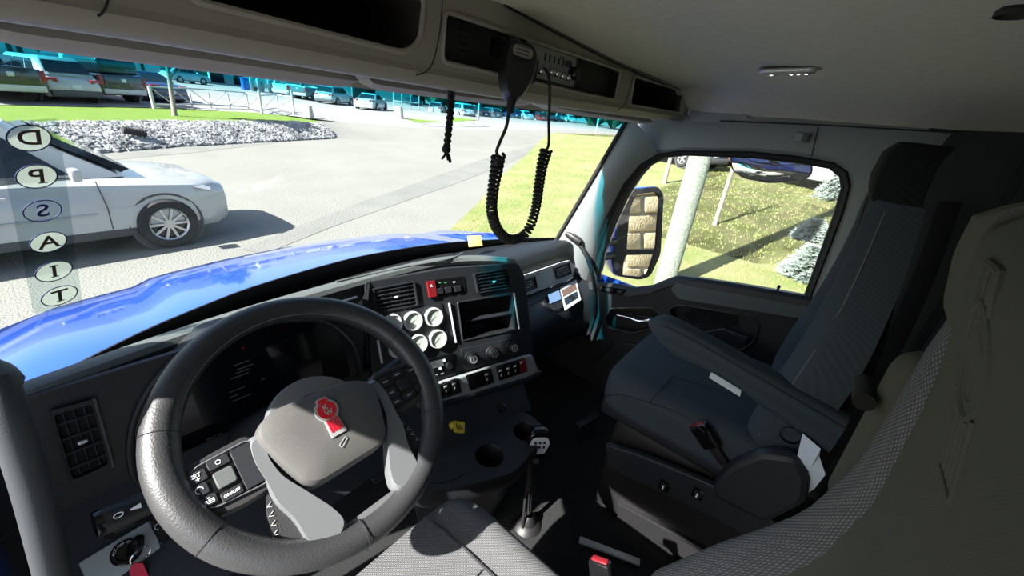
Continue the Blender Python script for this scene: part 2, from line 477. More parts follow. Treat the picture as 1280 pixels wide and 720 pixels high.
def bankpt():
    i = random.choices(range(len(BL) - 1), BW)[0]; t = random.random(); s = random.random()
    a = BL[i].lerp(BL[i + 1], t); b = BT[i].lerp(BT[i + 1], t)
    return a.lerp(b, s) + V((0, 0, 0.02 + 0.12 * s * (1 - s) * 2))
st = stones('bank_stones', 9500, bankpt, 0.045, 0.115)
tag(st, 'loose grey and white stones covering the roadside bank', 'gravel', kind='stuff')
# car park surface, rising gently to the building
LP = [lt(-260, 158), lt(0, 131), lt(220, 135), lt(366, 145), lt(430, 153), lt(520, 160), lt(585, 163)]
far = [(70, 34, -0.9), (60, 90, -0.2), (24, 76, 0.15), (11.8, 60, -0.08), (6.7, 62, 0.27), (1.5, 62, 0.75), (-30, 64, 0.8)]
lotm = gpoly('car_park', [tuple(p) for p in LP] + far, 'lot'); struct(lotm, 'asphalt car park beyond the grass strip')
def rlow(x, y, k=3.2): q = lt(x, y); return V((q.x + 0.35 * k, q.y - 0.94 * k, GZ - 0.02))
rp_ = [(lt(392, 150.6), px(402, 155.5, Z=-0.62)), (lt(402, 151.2), bk(421, 174) + V((0, 0, -0.02))), (lt(430, 153), rlow(430, 153)), (lt(520, 160), rlow(520, 160)), (lt(585, 163), rlow(585, 163)), (V((70, 34, -0.9)), V((74, 28, GZ - 0.02))), (V((60, 90, -0.2)), V((130, 90, GZ - 0.02)))]
rmp = loft('entrance_ramp', [[a, a.lerp(b, 0.5) + V((0, 0, 0.05)), b + V((0, 0, -0.02))] for a, b in rp_], 'road', None, closed=False); struct(rmp, 'gravel ramp from the road up to the car park')
isl = [lt(498, 147), lt(520, 143), lt(560, 146), lt(598, 150.5), lt(560, 153), lt(525, 154)]
g = gpoly('grass_island', [(p.x, p.y, p.z + 0.03) for p in isl], 'verge'); struct(g, 'grass island between two car park entrances')
isl2 = [lt(522, 154), lt(560, 152), lt(600, 151), lt(612, 158), lt(560, 159), lt(535, 158)]
g = gpoly('stone_island', [(p.x, p.y, p.z + 0.02) for p in isl2], 'stone'); struct(g, 'pale stone patch beside the grass island')
for nm_, pl_ in [('wheel track', [(330, 318), (420, 282), (500, 254), (580, 226), (640, 202), (686, 182), (676, 179), (610, 197), (540, 222), (460, 250), (380, 280), (300, 312)]), ('wheel track', [(-40, 214), (110, 203), (250, 190), (400, 172), (470, 161), (455, 158), (390, 167), (250, 181), (110, 194), (-40, 201)])]:
    tk = gpoly('road_track', [(bk(x, y).x, bk(x, y).y, GZ + 0.006) for x, y in pl_], 'road_track'); struct(tk, 'darker packed track along the gravel road')
# lawn on the passenger side, climbing away from the road
LE = [bk(x, y) for x, y in [(505, 335), (545, 303), (570, 282), (600, 256), (628, 228), (655, 208), (686, 184), (720, 187), (760, 190.5), (800, 194)]]
SL = 0.045
def lawn_z(x): return GZ + 0.02 + SL * max(0.0, x - 4.5)
vs_ = []; fs = []
le = smoothline(LE, 4)
nx = 26
for i, p in enumerate(le):
    # every edge point runs back and away on the passenger side
    far_p = V((46, -30 + 34 * (i / (len(le) - 1)), 0)) if i < len(le) else None
    near = p
    for j in range(nx + 1):
        t = (j / nx) ** 1.6
        q = V((near.x, near.y, 0)).lerp(V((60, -40 + (near.y + 42) * (i / (len(le) - 1)), 0)), t)
        vs_.append((q.x, q.y, lawn_z(q.x)))
for i in range(len(le) - 1):
    for j in range(nx):
        a = i * (nx + 1) + j; fs.append((a, a + 1, a + nx + 2, a + nx + 1))
# the part of the lawn behind, alongside the cab
o = len(vs_)
for i in range(12):
    for j in range(12):
        xx = 3.0 + j * 5; yy = -40 + i * (le[0].y + 40) / 11
        vs_.append((xx if j else 3.0, yy, lawn_z(xx)))
for i in range(11):
    for j in range(11):
        a = o + i * 12 + j; fs.append((a, a + 1, a + 13, a + 12))
lawn = raw('lawn', vs_, fs, 'lawn', None, True); struct(lawn, 'patchy green lawn on the passenger side')
le2 = [bk(712, 163), bk(760, 166), bk(760, 180), bk(735, 176), bk(715, 171)]
g = gpoly('lawn_far', [(p.x, p.y, GZ + 0.02) for p in le2], 'lawn'); struct(g, 'further patch of lawn beyond the gravel driveway')
def tufts(name, n, f, h0, h1, m):
    vs_ = []; fs = []
    for i in range(n):
        c = f()
        for k in range(3):
            a = random.uniform(0, 6.28); h = random.uniform(h0, h1); wd = h * 0.16
            dx, dy = math.cos(a), math.sin(a); b = V(c) + V((random.uniform(-.05, .05), random.uniform(-.05, .05), 0)); o = len(vs_)
            vs_ += [b + V((dx * wd, dy * wd, 0)), b - V((dx * wd, dy * wd, 0)), b + V((-dy * h * .5, dx * h * .5, h))]
            fs.append((o, o + 1, o + 2))
    me = bpy.data.meshes.new(name); me.from_pydata([tuple(v) for v in vs_], [], fs)
    return link(name, me, m, None, False)
def lawnpt():
    while True:
        x = 3.2 + random.random() ** 1.5 * 24; y = random.uniform(-3.5, 12)
        p = V((x, y, 0))
        # keep to the lawn side of its edge
        ok = True
        for a, b in zip(LE, LE[1:]):
            if (b.x - a.x) * (y - a.y) - (b.y - a.y) * (x - a.x) > 0: ok = False; break
        if ok: return V((x, y, lawn_z(x)))
tf = tufts('grass_tufts', 15000, lawnpt, 0.02, 0.055, 'blade')
tag(tf, 'short tufts of grass on the passenger side lawn', 'grass', kind='stuff')

# ================================================================== THE CAB SHELL
def wsY(x, z): return 0.62 - 0.20 * (x / 0.9) ** 2 - 0.42 * (z - 0.76)
# the steel body round the trim
sh = thing('body_shell', 'steel body of the truck cab behind the trim', None, (0, 0, 1.4), kind='structure')
box('header', (0, 0.27, 1.49), (2.06, 0.10, 0.22), 'black', sh, bevel=0.01)
box('side_rail', (1.035, -0.60, 1.46), (0.05, 1.85, 0.26), 'truck_blue', sh, bevel=0.01)
box('side_rail', (-1.035, -0.60, 1.46), (0.05, 1.85, 0.26), 'truck_blue', sh, bevel=0.01)
box('lower_side', (1.055, -0.35, 0.05), (0.04, 1.9, 1.05), 'truck_blue', sh, bevel=0.01)
box('rear_side', (1.03, -1.07, 0.75), (0.04, 0.80, 1.5), 'truck_blue', sh, bevel=0.01)
box('rear_side', (-1.03, -1.20, 0.75), (0.04, 0.56, 1.5), 'truck_blue', sh, bevel=0.01)
box('front_side', (1.03, 0.52, 0.10), (0.04, 0.50, 0.9), 'truck_blue', sh, bevel=0.01)
# floor mat
f = gpoly('floor', [(-1.02, -1.5), (1.03, -1.5), (1.03, 0.75), (-1.02, 0.75)], 'carpet', 0.0); struct(f, 'black cab floor mat')
def interp1(tab, x):
    for (a, p), (b, q) in zip(tab, tab[1:]):
        if x <= b: return p + (q - p) * (x - a) / (b - a)
    return tab[-1][1]
# headliner: a shallow vault
def ceil_z(x, y):
    z = 1.352 + 0.135 * math.sqrt(max(0, 1 - (x / 1.0) ** 2))
    tg = interp1([(-1, 1.40), (-0.5, 1.455), (-0.14, 1.474), (0.33, 1.446), (0.6, 1.440), (0.81, 1.431), (1.0, 1.352)], x)
    k = max(0, min(1, (y + 0.35) / 0.35)); z += (tg - z) * k * k * (3 - 2 * k)
    return z + 0.05 * max(0, min(1, (-0.75 - y) / 0.6))
cv = []; cf = []
nx, ny = 40, 24
for i in range(ny + 1):
    for j in range(nx + 1):
        a = -math.pi / 2 + math.pi * j / nx; x = 0.995 * math.sin(a); y = -1.5 + i * (1.5 + 0.02) / ny
        cv.append((x, y, ceil_z(x, y)))
for i in range(ny):
    for j in range(nx):
        a = i * (nx + 1) + j; cf.append((a, a + 1, a + nx + 2, a + nx + 1))
c = raw('ceiling', cv, cf, 'headliner', None, True); struct(c, 'grey cloth headliner of the cab')
# the roof skin above so no daylight leaks in, and the back wall of the cab
rv = [(x, y, 1.60) for x in (-1.03, 1.03) for y in (-1.52, 0.30)] 
r = box('roof', (0, -0.6, 1.62), (2.08, 1.90, 0.05), 'truck_blue'); struct(r, 'blue roof skin of the truck cab')
b = box('wall_back', (0, -1.47, 0.8), (2.0, 0.04, 1.62), 'curtain'); struct(b, 'dark rear wall of the cab')

# passenger side wall: trim above the door, pillar behind it
XD = 0.98
wr = thing('wall_right', 'grey trim above and behind the passenger door', None, (0.98, -0.3, 0), kind='structure')
pd = Plane((XD, 0, 0), (0, 1, 0), (0, 0, 1)); pd.n = V((-1, 0, 0)); pd.a = V((0, -1, 0)); pd.b = V((0, 0, 1))   # u runs backwards, v up, facing the cab
def dpx(l, h=0): return [pd.uv(x, y, h) for x, y in l]
OPEN_PX = [(733, 352), (740, 322), (752, 285), (768, 248), (786, 219), (803, 202), (822, 192), (850, 188), (940, 189), (1000, 195), (1043, 203), (1060, 214), (1064, 232), (1056, 262), (1042, 300), (1028, 336), (1015, 370)]
SEAL_IN = [(746, 352), (753, 318), (766, 283), (781, 250), (797, 223), (812, 207), (830, 197.5), (855, 195), (940, 198.5), (1000, 205.5), (1036, 212), (1048, 222), (1050, 236), (1041, 268), (1028, 304), (1016, 338), (1004, 370)]
top = dpx([(722, 318), (736, 280), (752, 245), (768, 212), (786, 180), (808, 154), (850, 152), (935, 153), (1000, 155.5), (1060, 158.5), (1100, 161), (1150, 163.5), (1190, 165.5), (1125, 240), (1108, 320), (1085, 395), (1045, 440)])
op = dpx(OPEN_PX)
rings = []
for a, b2 in zip(op, top):
    pa, pb = pd.at(*a), pd.at(*b2)
    rings.append([pa + V((-0.004, 0, 0)), pa.lerp(pb, 0.12) + V((-0.018, 0, 0)), pa.lerp(pb, 0.5) + V((-0.02, 0, 0)), pb + V((-0.012, 0, 0)), pb + (V((0.03, 0, 0.05)) if 4 <= len(rings) <= 12 else V((0.03, 0, 0)))])
frame_ = loft('upper_trim', smoothrings(rings) if False else rings, 'pillar', wr, closed=False)
# seams in that trim
def seamline(name, pts, parent, r=0.0016, m='seam'):
    return tube(name, pts, r, m, parent, n=6)
seamline('trim_seam', [px(x, y, X=XD - 0.022) for x, y in [(765, 174), (778, 182), (792, 195)]], wr)
seamline('trim_seam', [px(x, y, X=XD - 0.022) for x, y in [(1023, 158), (1019, 175), (1014, 197)]], wr)
seamline('roof_seam', [px(x, y, X=XD - 0.016) for x, y in [(900, 151), (935, 152.5), (1000, 155), (1060, 158), (1120, 161.5), (1200, 166)]], wr, 0.0022)
bb = box('rear_panel', (0.985, -1.09, 0.70), (0.03, 0.82, 1.40), 'rear_trim', wr, bevel=0.01)
# coat hook
q = px(1003, 172, X=XD - 0.022)
hk = box('coat_hook', q + V((-0.004, 0, 0)), (0.012, 0.045, 0.030), 'pillar', wr, bevel=0.004)
box('hook_flap', q + V((-0.012, -0.010, 0)), (0.010, 0.020, 0.024), 'dash_pad', hk, bevel=0.003)

# passenger A-pillar trim, between windscreen and door
ap = thing('trim_1', 'grey windscreen pillar trim on the passenger side', None, (0.86, 0.4, 0.7), kind='structure')
ra = []
for t in [0, 0.2, 0.4, 0.6, 0.8, 1.0]:
    a = V((0.862, wsY(0.862, 0.70 + t * 0.63) - 0.008, 0.70 + t * 0.63))
    yb = px(*[OPEN_PX[0][k] + (OPEN_PX[6][k] - OPEN_PX[0][k]) * t for k in (0, 1)], X=XD - 0.02)
    # follow the door opening curve
    k = t * 5.999; i0 = min(int(k), 5); fr = k - i0
    e = px(OPEN_PX[i0][0] * (1 - fr) + OPEN_PX[i0 + 1][0] * fr, OPEN_PX[i0][1] * (1 - fr) + OPEN_PX[i0 + 1][1] * fr, X=XD - 0.015)
    ra.append([a, a.lerp(e, 0.15) + V((-0.012, -0.012, 0)), a.lerp(e, 0.5) + V((-0.022, -0.022, 0)), a.lerp(e, 0.85) + V((-0.014, -0.012, 0)), e])
loft('pillar_cover', ra, 'pillar', ap, closed=False)
tube('windscreen_seal', [r_[0] + V((-0.004, -0.004, 0)) for r_ in ra], 0.009, 'rubber', ap, n=8)
# driver's side A-pillar and sill (the driver's door stands open, sun comes in there)
wl = thing('wall_left', 'driver side door frame and pillar', None, (-0.95, 0.3, 0), kind='structure')
rl = []
for z, y0 in [(0.0, 0.36), (0.55, 0.34), (0.75, 0.27), (0.9, 0.215), (1.05, 0.165), (1.16, 0.125), (1.26, 0.07)]:
    a = V((-0.872, wsY(0.872, max(z, 0.70)) + 0.03, z)); e = V((-0.98, y0, z))
    rl.append([a, V((-0.915, (a.y + y0) / 2 - 0.01, z)), e, V((-1.03, y0 + 0.02, z)), V((-1.03, a.y + 0.1, z))])
loft('pillar_cover', rl, 'dash_low', wl, closed=False)
box('header_rail', (-0.985, -0.55, 1.335), (0.05, 1.45, 0.26), 'pillar', wl, bevel=0.012)
box('rear_pillar', (-0.985, -1.22, 0.70), (0.05, 0.50, 1.42), 'pillar', wl, bevel=0.012)
box('sill', (-0.985, -0.35, 0.02), (0.06, 1.4, 0.06), 'dash_low', wl, bevel=0.008)
box('door_jamb', px(2, 700, X=-0.90) + V((-0.02, 0.03, -0.1)), (0.02, 0.16, 0.5), 'truck_blue', wl, bevel=0.004)
box('kick_trim', px(8, 590, Y=0.33) + V((-0.045, 0.01, 0.0)), (0.06, 0.03, 0.12), 'visor', wl, bevel=0.006)
box('front_wall', (0, 0.70, 0.2), (1.9, 0.03, 0.9), 'black', wl, bevel=0.0)

# windscreen
wv = []; wf = []; NX, NZ = 36, 10
for i in range(NZ + 1):
    z = 0.70 + i * (1.42 - 0.70) / NZ
    for j in range(NX + 1):
        x = -0.92 + 1.80 * j / NX; wv.append((x, wsY(x, z), z))
for i in range(NZ):
    for j in range(NX):
        a = i * (NX + 1) + j; wf.append((a, a + 1, a + NX + 2, a + NX + 1))
wsr = thing('window_1', 'wide curved windscreen with a teal shade band along its top', None, (0, 0.6, 0.7), kind='structure')
raw('glass', wv, wf, 'windscreen', wsr, True)
FZ = [(-0.92, 0.745), (-0.85, 0.768), (-0.65, 0.800), (-0.45, 0.815), (-0.1, 0.815), (0.2, 0.800), (0.5, 0.778), (0.9, 0.752)]
loft('black_border', [[V((x, wsY(x, 0.70) - 0.004, 0.70)), V((x, wsY(x, 0.74) - 0.005, 0.74)), V((x, wsY(x, interp1(FZ, x)) - 0.005, interp1(FZ, x))), V((x, wsY(x, interp1(FZ, x)) - 0.002, interp1(FZ, x) + 0.001))] for x in [-0.92 + 1.79 * k / 36 for k in range(37)]], 'black', wsr, closed=False)
tube('lower_seal', [V((x, wsY(x, 0.735) + 0.004, 0.735)) for x in [-0.92 + 1.78 * k / 24 for k in range(25)]], 0.012, 'rubber', wsr, n=8)

# ------------------------------------------------------------------ passenger door
dr = thing('door_1', 'passenger door with window, grab recess and black trim', None, (0.97, -0.2, 0), kind='structure')
seal = []
for (a, b2) in zip(dpx(OPEN_PX), dpx(SEAL_IN)):
    pa, pb = pd.at(*a), pd.at(*b2)
    seal.append([pa + V((-0.004, 0, 0)), pa.lerp(pb, 0.2) + V((-0.016, 0, 0)), pa.lerp(pb, 0.45) + V((-0.010, 0, 0)), pa.lerp(pb, 0.55) + V((0.0, 0, 0)), pa.lerp(pb, 0.9) + V((0.006, 0, 0)), pb + V((0.03, 0, 0))])
loft('window_seal', seal, 'rubber', dr, closed=False)
gl = thing('window_2', 'passenger side window', None, (0.995, -0.2, 0.9), kind='structure')
raw('glass', [pd.at(*p, h=-0.02) for p in dpx(OPEN_PX, -0.02)] , [tuple(range(len(OPEN_PX)))], 'side_glass', gl, False)
# painted door skin outside, seen past the seal
outer = Plane((1.035, 0, 0), (0, -1, 0), (0, 0, 1)); outer.n = V((-1, 0, 0)); outer.a = V((0, -1, 0)); outer.b = V((0, 0, 1))
O2 = [pd.uv(x, y) for x, y in SEAL_IN]
sk = []
for i, (u, v) in enumerate(O2):
    uo, vo = dpx([OPEN_PX[i]])[0]
    p = pd.at(u, v); e = pd.at(uo, vo)
    dirv = (e - p).normalized()
    sk.append([p + V((0.032, 0, 0)) + dirv * 0.002, p + V((0.06, 0, 0)) + dirv * 0.006, p + V((0.075, 0, 0)) + dirv * 0.05])
loft('door_skin', sk, 'truck_blue', dr, closed=False)
# inner panel: belt line with its step, everything below
belt = [(690, 345), (733, 352), (760, 355), (792, 361), (815, 358), (834, 350), (848, 345.5), (870, 348), (930, 357), (1015, 372), (1075, 384)]
bt = dpx(belt)
pan = bt + [(0.80, -0.03), (-0.40, -0.03)]
recess = rpoly(dpx([(757, 398), (766, 384), (818, 383), (829, 392), (823, 407), (793, 415), (762, 408)]), 0.012)
pocket = rpoly(dpx([(838, 384), (852, 379), (940, 393), (951, 402), (944, 425), (928, 436), (860, 415), (842, 402)]), 0.02)
plate('inner_panel', pd, pan, 'dash_low', dr, 0.03, holes=[recess, pocket], base=-0.012, bevel=0.004)
plate('recess_back', pd, rpoly(dpx([(750, 402), (760, 378), (835, 378), (835, 412), (795, 420), (755, 412)]), 0.02), 'black', dr, 0.004, base=-0.035)
pk = plate('pocket_back', pd, rpoly(dpx([(830, 384), (852, 374), (955, 390), (958, 405), (935, 442), (840, 410)]), 0.02), 'dash_low', dr, 0.004, base=-0.04)
# sill cap: the sloping shelf under the glass
cap = []
for u, v in bt:
    p = pd.at(u, v)
    cap.append([p + V((0.045, 0, -0.012)), p + V((0.02, 0, 0.004)), p + V((-0.010, 0, 0.006)), p + V((-0.026, 0, -0.006)), p + V((-0.03, 0, -0.03))])
loft('sill_cap', cap, 'dash', dr, closed=False)
up = rpoly(dpx([(841, 360), (847, 351), (1010, 379), (1020, 396), (1000, 396), (850, 372)]), 0.01)
plate('upper_pad', pd, up, 'dash_pad', dr, 0.014, base=0.016, bevel=0.005)
# pull pocket rim and the soft grip
tube('pocket_rim', [pd.at(*p, h=0.02) for p in pocket], 0.005, 'dash', dr, n=8, closed=True)
tube('recess_rim', [pd.at(*p, h=0.02) for p in recess], 0.006, 'dash', dr, n=8, closed=True)
gp = rpoly(dpx([(880, 413), (905, 408), (936, 420), (934, 430), (925, 436), (885, 424)]), 0.008)
plate('grip', pd, gp, 'dash', dr, 0.03, base=-0.01, bevel=0.006)
cp = rpoly(dpx([(850, 395), (862, 388), (920, 398), (922, 410), (905, 412), (862, 406)]), 0.012)
plate('pocket_hollow', pd, cp, 'hole', dr, 0.002, base=-0.034)
# chrome door handle
hl = tube('door_handle', smoothline([pd.px(772, 394, 0.03), pd.px(785, 397, 0.035), pd.px(800, 402, 0.035), pd.px(814, 400, 0.03)], 4), [0.004] * 5 + [0.008] * 5 + [0.010] * 3, 'chrome', dr, n=10)
tube('handle_lever', [pd.px(798, 395, 0.03), pd.px(817, 397, 0.03)], 0.006, 'chrome', hl, n=8)
# lock pin
q = px(971, 365, X=XD + 0.0)
lathe('lock_pin', [(0.011, 0), (0.011, 0.003), (0.004, 0.004), (0.0035, 0.014), (0.0055, 0.018), (0.0055, 0.028), (0, 0.031)], Matrix.Translation(q + V((-0.005, 0, 0.0))), 'gloss_black', dr, 14)
# window switches on the low part of the sill
sw = plate('switch_panel', pd, rpoly(dpx([(750, 357), (783, 362), (778, 369), (751, 364)], 0.03), 0.004), 'gloss_black', dr, 0.004, base=0.028)
plate('window_switch', pd, rpoly(dpx([(755, 360), (766, 361), (765, 364.5), (755, 363)], 0.034), 0.002), 'dash', sw, 0.005, base=0.03)
plate('lock_switch', pd, rpoly(dpx([(772, 362.5), (779, 363.5), (777, 367), (771, 366)], 0.034), 0.002), 'dash', sw, 0.005, base=0.03)
# lower moulding lines of the door
seamline('panel_line', smoothline([pd.px(x, y, 0.02) for x, y in [(765, 430), (742, 452), (735, 470), (760, 510)]], 5), dr, 0.003, 'dash')
lowp = rpoly(dpx([(744, 452), (775, 425), (830, 430), (850, 450), (830, 520), (770, 520)]), 0.03)
plate('map_pocket', pd, lowp, 'dash', dr, 0.02, base=0.014, bevel=0.006)

# ================================================================== OVERHEAD CONSOLE (its face stands near Y = 0)
oc = thing('overhead_console', 'beige overhead storage console across the top of the windscreen', 'console', (0, 0.05, 1.33))
pc = Plane((0, 0, 1.34), (1, 0, 0), (0, 0, 1)); pc.n = V((0, -1, 0)); pc.a = V((1, 0, 0)); pc.b = V((0, 0, 1))
def cpx(l, h=0): return [pc.uv(x, y, h) for x, y in l]
ctop = [(-0.99, 0.075), (-0.8, 0.10), (-0.55, 0.122), (-0.14, 0.140), (0.2, 0.122), (0.45, 0.110), (0.65, 0.106), (0.82, 0.099), (0.95, 0.055), (0.965, 0.01)]
face = [(-0.99, 0.008)] + ctop + [(0.94, 0.004), (0.5, -0.001), (0.1, -0.001), (-0.3, 0.004), (-0.65, 0.01)]
cub1 = rpoly([(-0.60, 0.040), (-0.345, 0.031), (-0.318, 0.05), (-0.31, 0.106), (-0.60, 0.100)], 0.014)
rec = rpoly(cpx([(556, 14), (776, 88), (768, 125), (728, 117), (552, 77)]), 0.012)
cub2 = rpoly(cpx([(793, 95), (854, 114), (849, 141), (787, 131)]), 0.010)
plate('face', pc, face, 'console', oc, 0.02, holes=[cub1, rec, cub2], base=-0.02, bevel=0.003)
# rounded underside running back to the glass
rings = []
for k in range(33):
    x = -0.99 + 1.93 * k / 32
    zb = 1.34 + (0.012 if x < -0.65 else 0.012 - 0.013 * min(1, (x + 0.65) / 0.75))
    yb = wsY(x, 1.36) - 0.03
    rings.append([V((x, 0.0, zb + 0.012)), V((x, -0.003, zb + 0.004)), V((x, 0.001, zb - 0.006)), V((x, 0.012, zb - 0.013)), V((x, 0.028, zb - 0.014)), V((x, 0.05, zb - 0.004)), V((x, 0.07, zb + 0.012)), V((x, 0.03, zb + 0.004)), V((x, 0.012, zb + 0.012))])
loft('lower_roll', rings, 'console', oc, closed=True)
# frames round the openings and what is inside
def inner_box(nm, outline, depth, m, back):
    ring = [[pc.at(*p, h=0.0) for p in outline], [pc.at(*p, h=-depth) for p in outline]]
    bx = loft(nm, ring, m, oc, closed=True, caps=False)
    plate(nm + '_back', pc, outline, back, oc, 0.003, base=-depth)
    return bx
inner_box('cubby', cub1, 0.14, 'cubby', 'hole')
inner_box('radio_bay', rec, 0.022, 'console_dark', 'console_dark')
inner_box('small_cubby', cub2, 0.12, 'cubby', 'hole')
tube('cubby_lip', [pc.at(*p, h=0.001) for p in cub1], 0.004, 'console', oc, n=8, closed=True)
tube('bay_lip', [pc.at(*p, h=0.001) for p in rec], 0.0035, 'console', oc, n=8, closed=True)
tube('small_cubby_lip', [pc.at(*p, h=0.001) for p in cub2], 0.0035, 'console', oc, n=8, closed=True)
def cline(nm, l, r=0.0009, h=0.0035): return tube(nm, smoothline([pc.px(x, y, h) for x, y in l], 5), r, 'seam', oc, n=6)
cline('panel_gap', [(553, -4), (551, 30), (546, 60), (540, 80), (532, 90), (520, 94)])
cline('panel_gap', [(136, -6), (134, 4), (128, 16), (122, 20)])
cline('panel_gap', [(796, 78), (790, 100), (781, 130), (772, 137)])
cline('panel_gap', [(866, 108), (860, 135), (850, 148), (838, 149)])
cline('top_gap', [(630, 6), (700, 44), (775, 82), (830, 106)], 0.002)
# shadowed end piece turning onto the side of the cab
ep = [px(866, 112, X=0.95), px(900, 126, X=0.965), px(925, 138, X=0.97), px(938, 150, X=0.972), px(938, 156, X=0.972), px(900, 154, X=0.972), px(862, 152, X=0.96)]
pv = [p for p in ep] + [p + V((0.03, 0.01, 0)) for p in ep]; nn = len(ep)
raw('end_cap', pv, [tuple(range(nn))] + [(i, (i + 1) % nn, (i + 1) % nn + nn, i + nn) for i in range(nn)], 'pillar', oc, False)
# vent slits low in the bay
for k in range(5):
    q = pc.uv(589, 28 + k * 9)
    pbox('bay_slit', pc, q[0] + 0.0, q[1] - 0.0, 0.020, 0.0016, 0.002, 'hole', oc, 0.0004, base=-0.0185)

# ------------------------------------------------------------------ two-way radio in the bay
rb = thing('cb_radio', 'silver-faced two-way radio with small knobs set in the overhead bay', 'radio', tuple(pc.at(0.02, 0.06)))
rp = rpoly(cpx([(659, 51), (721, 72), (717, 109), (654, 93)], -0.004), 0.004)
plate('case', pc, rpoly(cpx([(655, 47), (725, 70), (720, 113), (650, 97)], -0.006), 0.004), 'gloss_black', rb, 0.012, base=-0.020, bevel=0.002)
rf = plate('faceplate', pc, rp, 'silver', rb, 0.004, base=-0.008, bevel=0.001)
MATS['silver_dim'] = mat('silver_dim', (0.34, 0.36, 0.33), 0.5, 0.2); rf.data.materials[0] = MATS['silver_dim']
plate('display', pc, rpoly(cpx([(709, 75), (717, 77.5), (716, 85), (708, 83)]), 0.001), 'screen', rf, 0.001, base=-0.004)
for k in range(5):
    q = pc.uv(683.5 + k * 5.6, 71 + k * 2.0)
    pbox('channel_mark', pc, q[0], q[1], 0.0045, 0.014 - 0.001 * k, 0.0012, 'black', rf, 0.0003, base=-0.004)
for k in range(2):
    q = pc.uv(703 + 3 * k, 74.2 + k); pbox('channel_mark', pc, q[0], q[1] + 0.003, 0.003, 0.006, 0.0012, 'black', rf, 0.0003, base=-0.004)
for k, (x, y) in enumerate([(675, 88.5), (688, 89.5), (695, 92), (702, 94.5), (709, 97)]):
    q = pc.uv(x, y)
    kb = lathe('knob', [(0.0075, 0), (0.007, 0.010), (0.006, 0.012), (0, 0.0125)], pc.mat(q[0], q[1], -0.004), 'chrome', rb, 16)
    pbox('pointer', pc, q[0], q[1] + 0.004, 0.0012, 0.005, 0.001, 'black', kb, 0.0002, base=0.0085)
q = pc.uv(716, 92)
lathe('volume_knob', [(0.014, 0), (0.0135, 0.016), (0.012, 0.018), (0, 0.0185)], pc.mat(q[0], q[1], -0.004), 'gloss_black', rb, 20)
tube('bottom_lip', [pc.px(668, 99, -0.004), pc.px(712, 110, -0.004)], 0.003, 'gloss_black', rb, n=8)

# ------------------------------------------------------------------ hand microphone on its clip, with coiled cord
mc = thing('hand_microphone', 'black hand microphone with grey grille hanging on a coiled cord', 'microphone', (-0.13, -0.04, 1.34))
ma = (px(652, 58, Y=-0.045)); mb = (px(640, 124, Y=-0.055))
mdir = (ma - mb).normalized(); mside = mdir.cross(V((0, -1, 0))).normalized(); mside = -mside if mside.x < 0 else mside
# the body faces the driver: turned towards -X
mn = V((-0.62, -0.78, 0.05)); mn = (mn - mdir * mn.dot(mdir)).normalized(); mside = mn.cross(mdir); mside = -mside if mside.x < 0 else mside
mcn = (ma + mb) / 2
mp = Plane(mcn, mside, mdir)
if mp.n.dot(mn) < 0: mp.n = -mp.n
L = (ma - mb).length
prof = [(-0.012, -0.50), (0.012, -0.50), (0.020, -0.36), (0.029, -0.1), (0.032, 0.20), (0.030, 0.40), (0.020, 0.5), (-0.020, 0.5), (-0.030, 0.40), (-0.032, 0.20), (-0.029, -0.1), (-0.020, -0.36)]
pr = rpoly([(u, v * L) for u, v in prof], 0.008)
rings = [[mp.at(u * s, v * (0.9 + 0.1 * s), h) for u, v in pr] for s, h in [(0.80, -0.024), (0.97, -0.019), (1.0, -0.004), (0.98, 0.008), (0.80, 0.018)]]
loft('body', rings, 'black', mc)
gr = rpoly([(-0.017, 0.02 * 1), (0.017, 0.02), (0.018, 0.32 * L + 0.006), (0.010, 0.44 * L), (-0.010, 0.44 * L), (-0.018, 0.32 * L + 0.006)], 0.008)
MATS['grille'] = mat('grille', (0.34, 0.32, 0.27), 0.7, bump=(900, 1.0, 0.002), bumpkind='voronoi')
gg = plate('grille', mp, gr, 'grille', mc, 0.004, base=0.016, bevel=0.001)
for k in range(6):
    pbox('grille_slot', mp, 0, 0.012 + 0.006 * k - 0.0, 0.022, 0.0012, 0.001, 'black', gg, 0.0002, base=0.0198)
pbox('talk_button', mp, 0.032, 0.012, 0.008, 0.038, 0.016, 'console_dark', mc, 0.003, base=-0.012)
mark = tube('emblem_loop', [mp.at(0.008 + 0.006 * math.cos(a) , -0.030 + 0.008 * math.sin(a), 0.0145) for a in [k * 2 * math.pi / 14 for k in range(12)]], 0.0008, 'white_print', mc, n=5)
pbox('name_print', mp, 0.016, -0.006, 0.012, 0.0025, 0.0006, 'white_print', mc, 0.0002, base=0.0165)
box('clip', ma + V((-0.008, 0.03, -0.004)), (0.03, 0.05, 0.03), 'gloss_black', mc, bevel=0.004)
tube('strain_relief', [mb + mdir * 0.008, mb - mdir * 0.022, px(636, 140, Y=-0.052)], [0.009, 0.0065, 0.0042], 'rubber', mc, n=10)
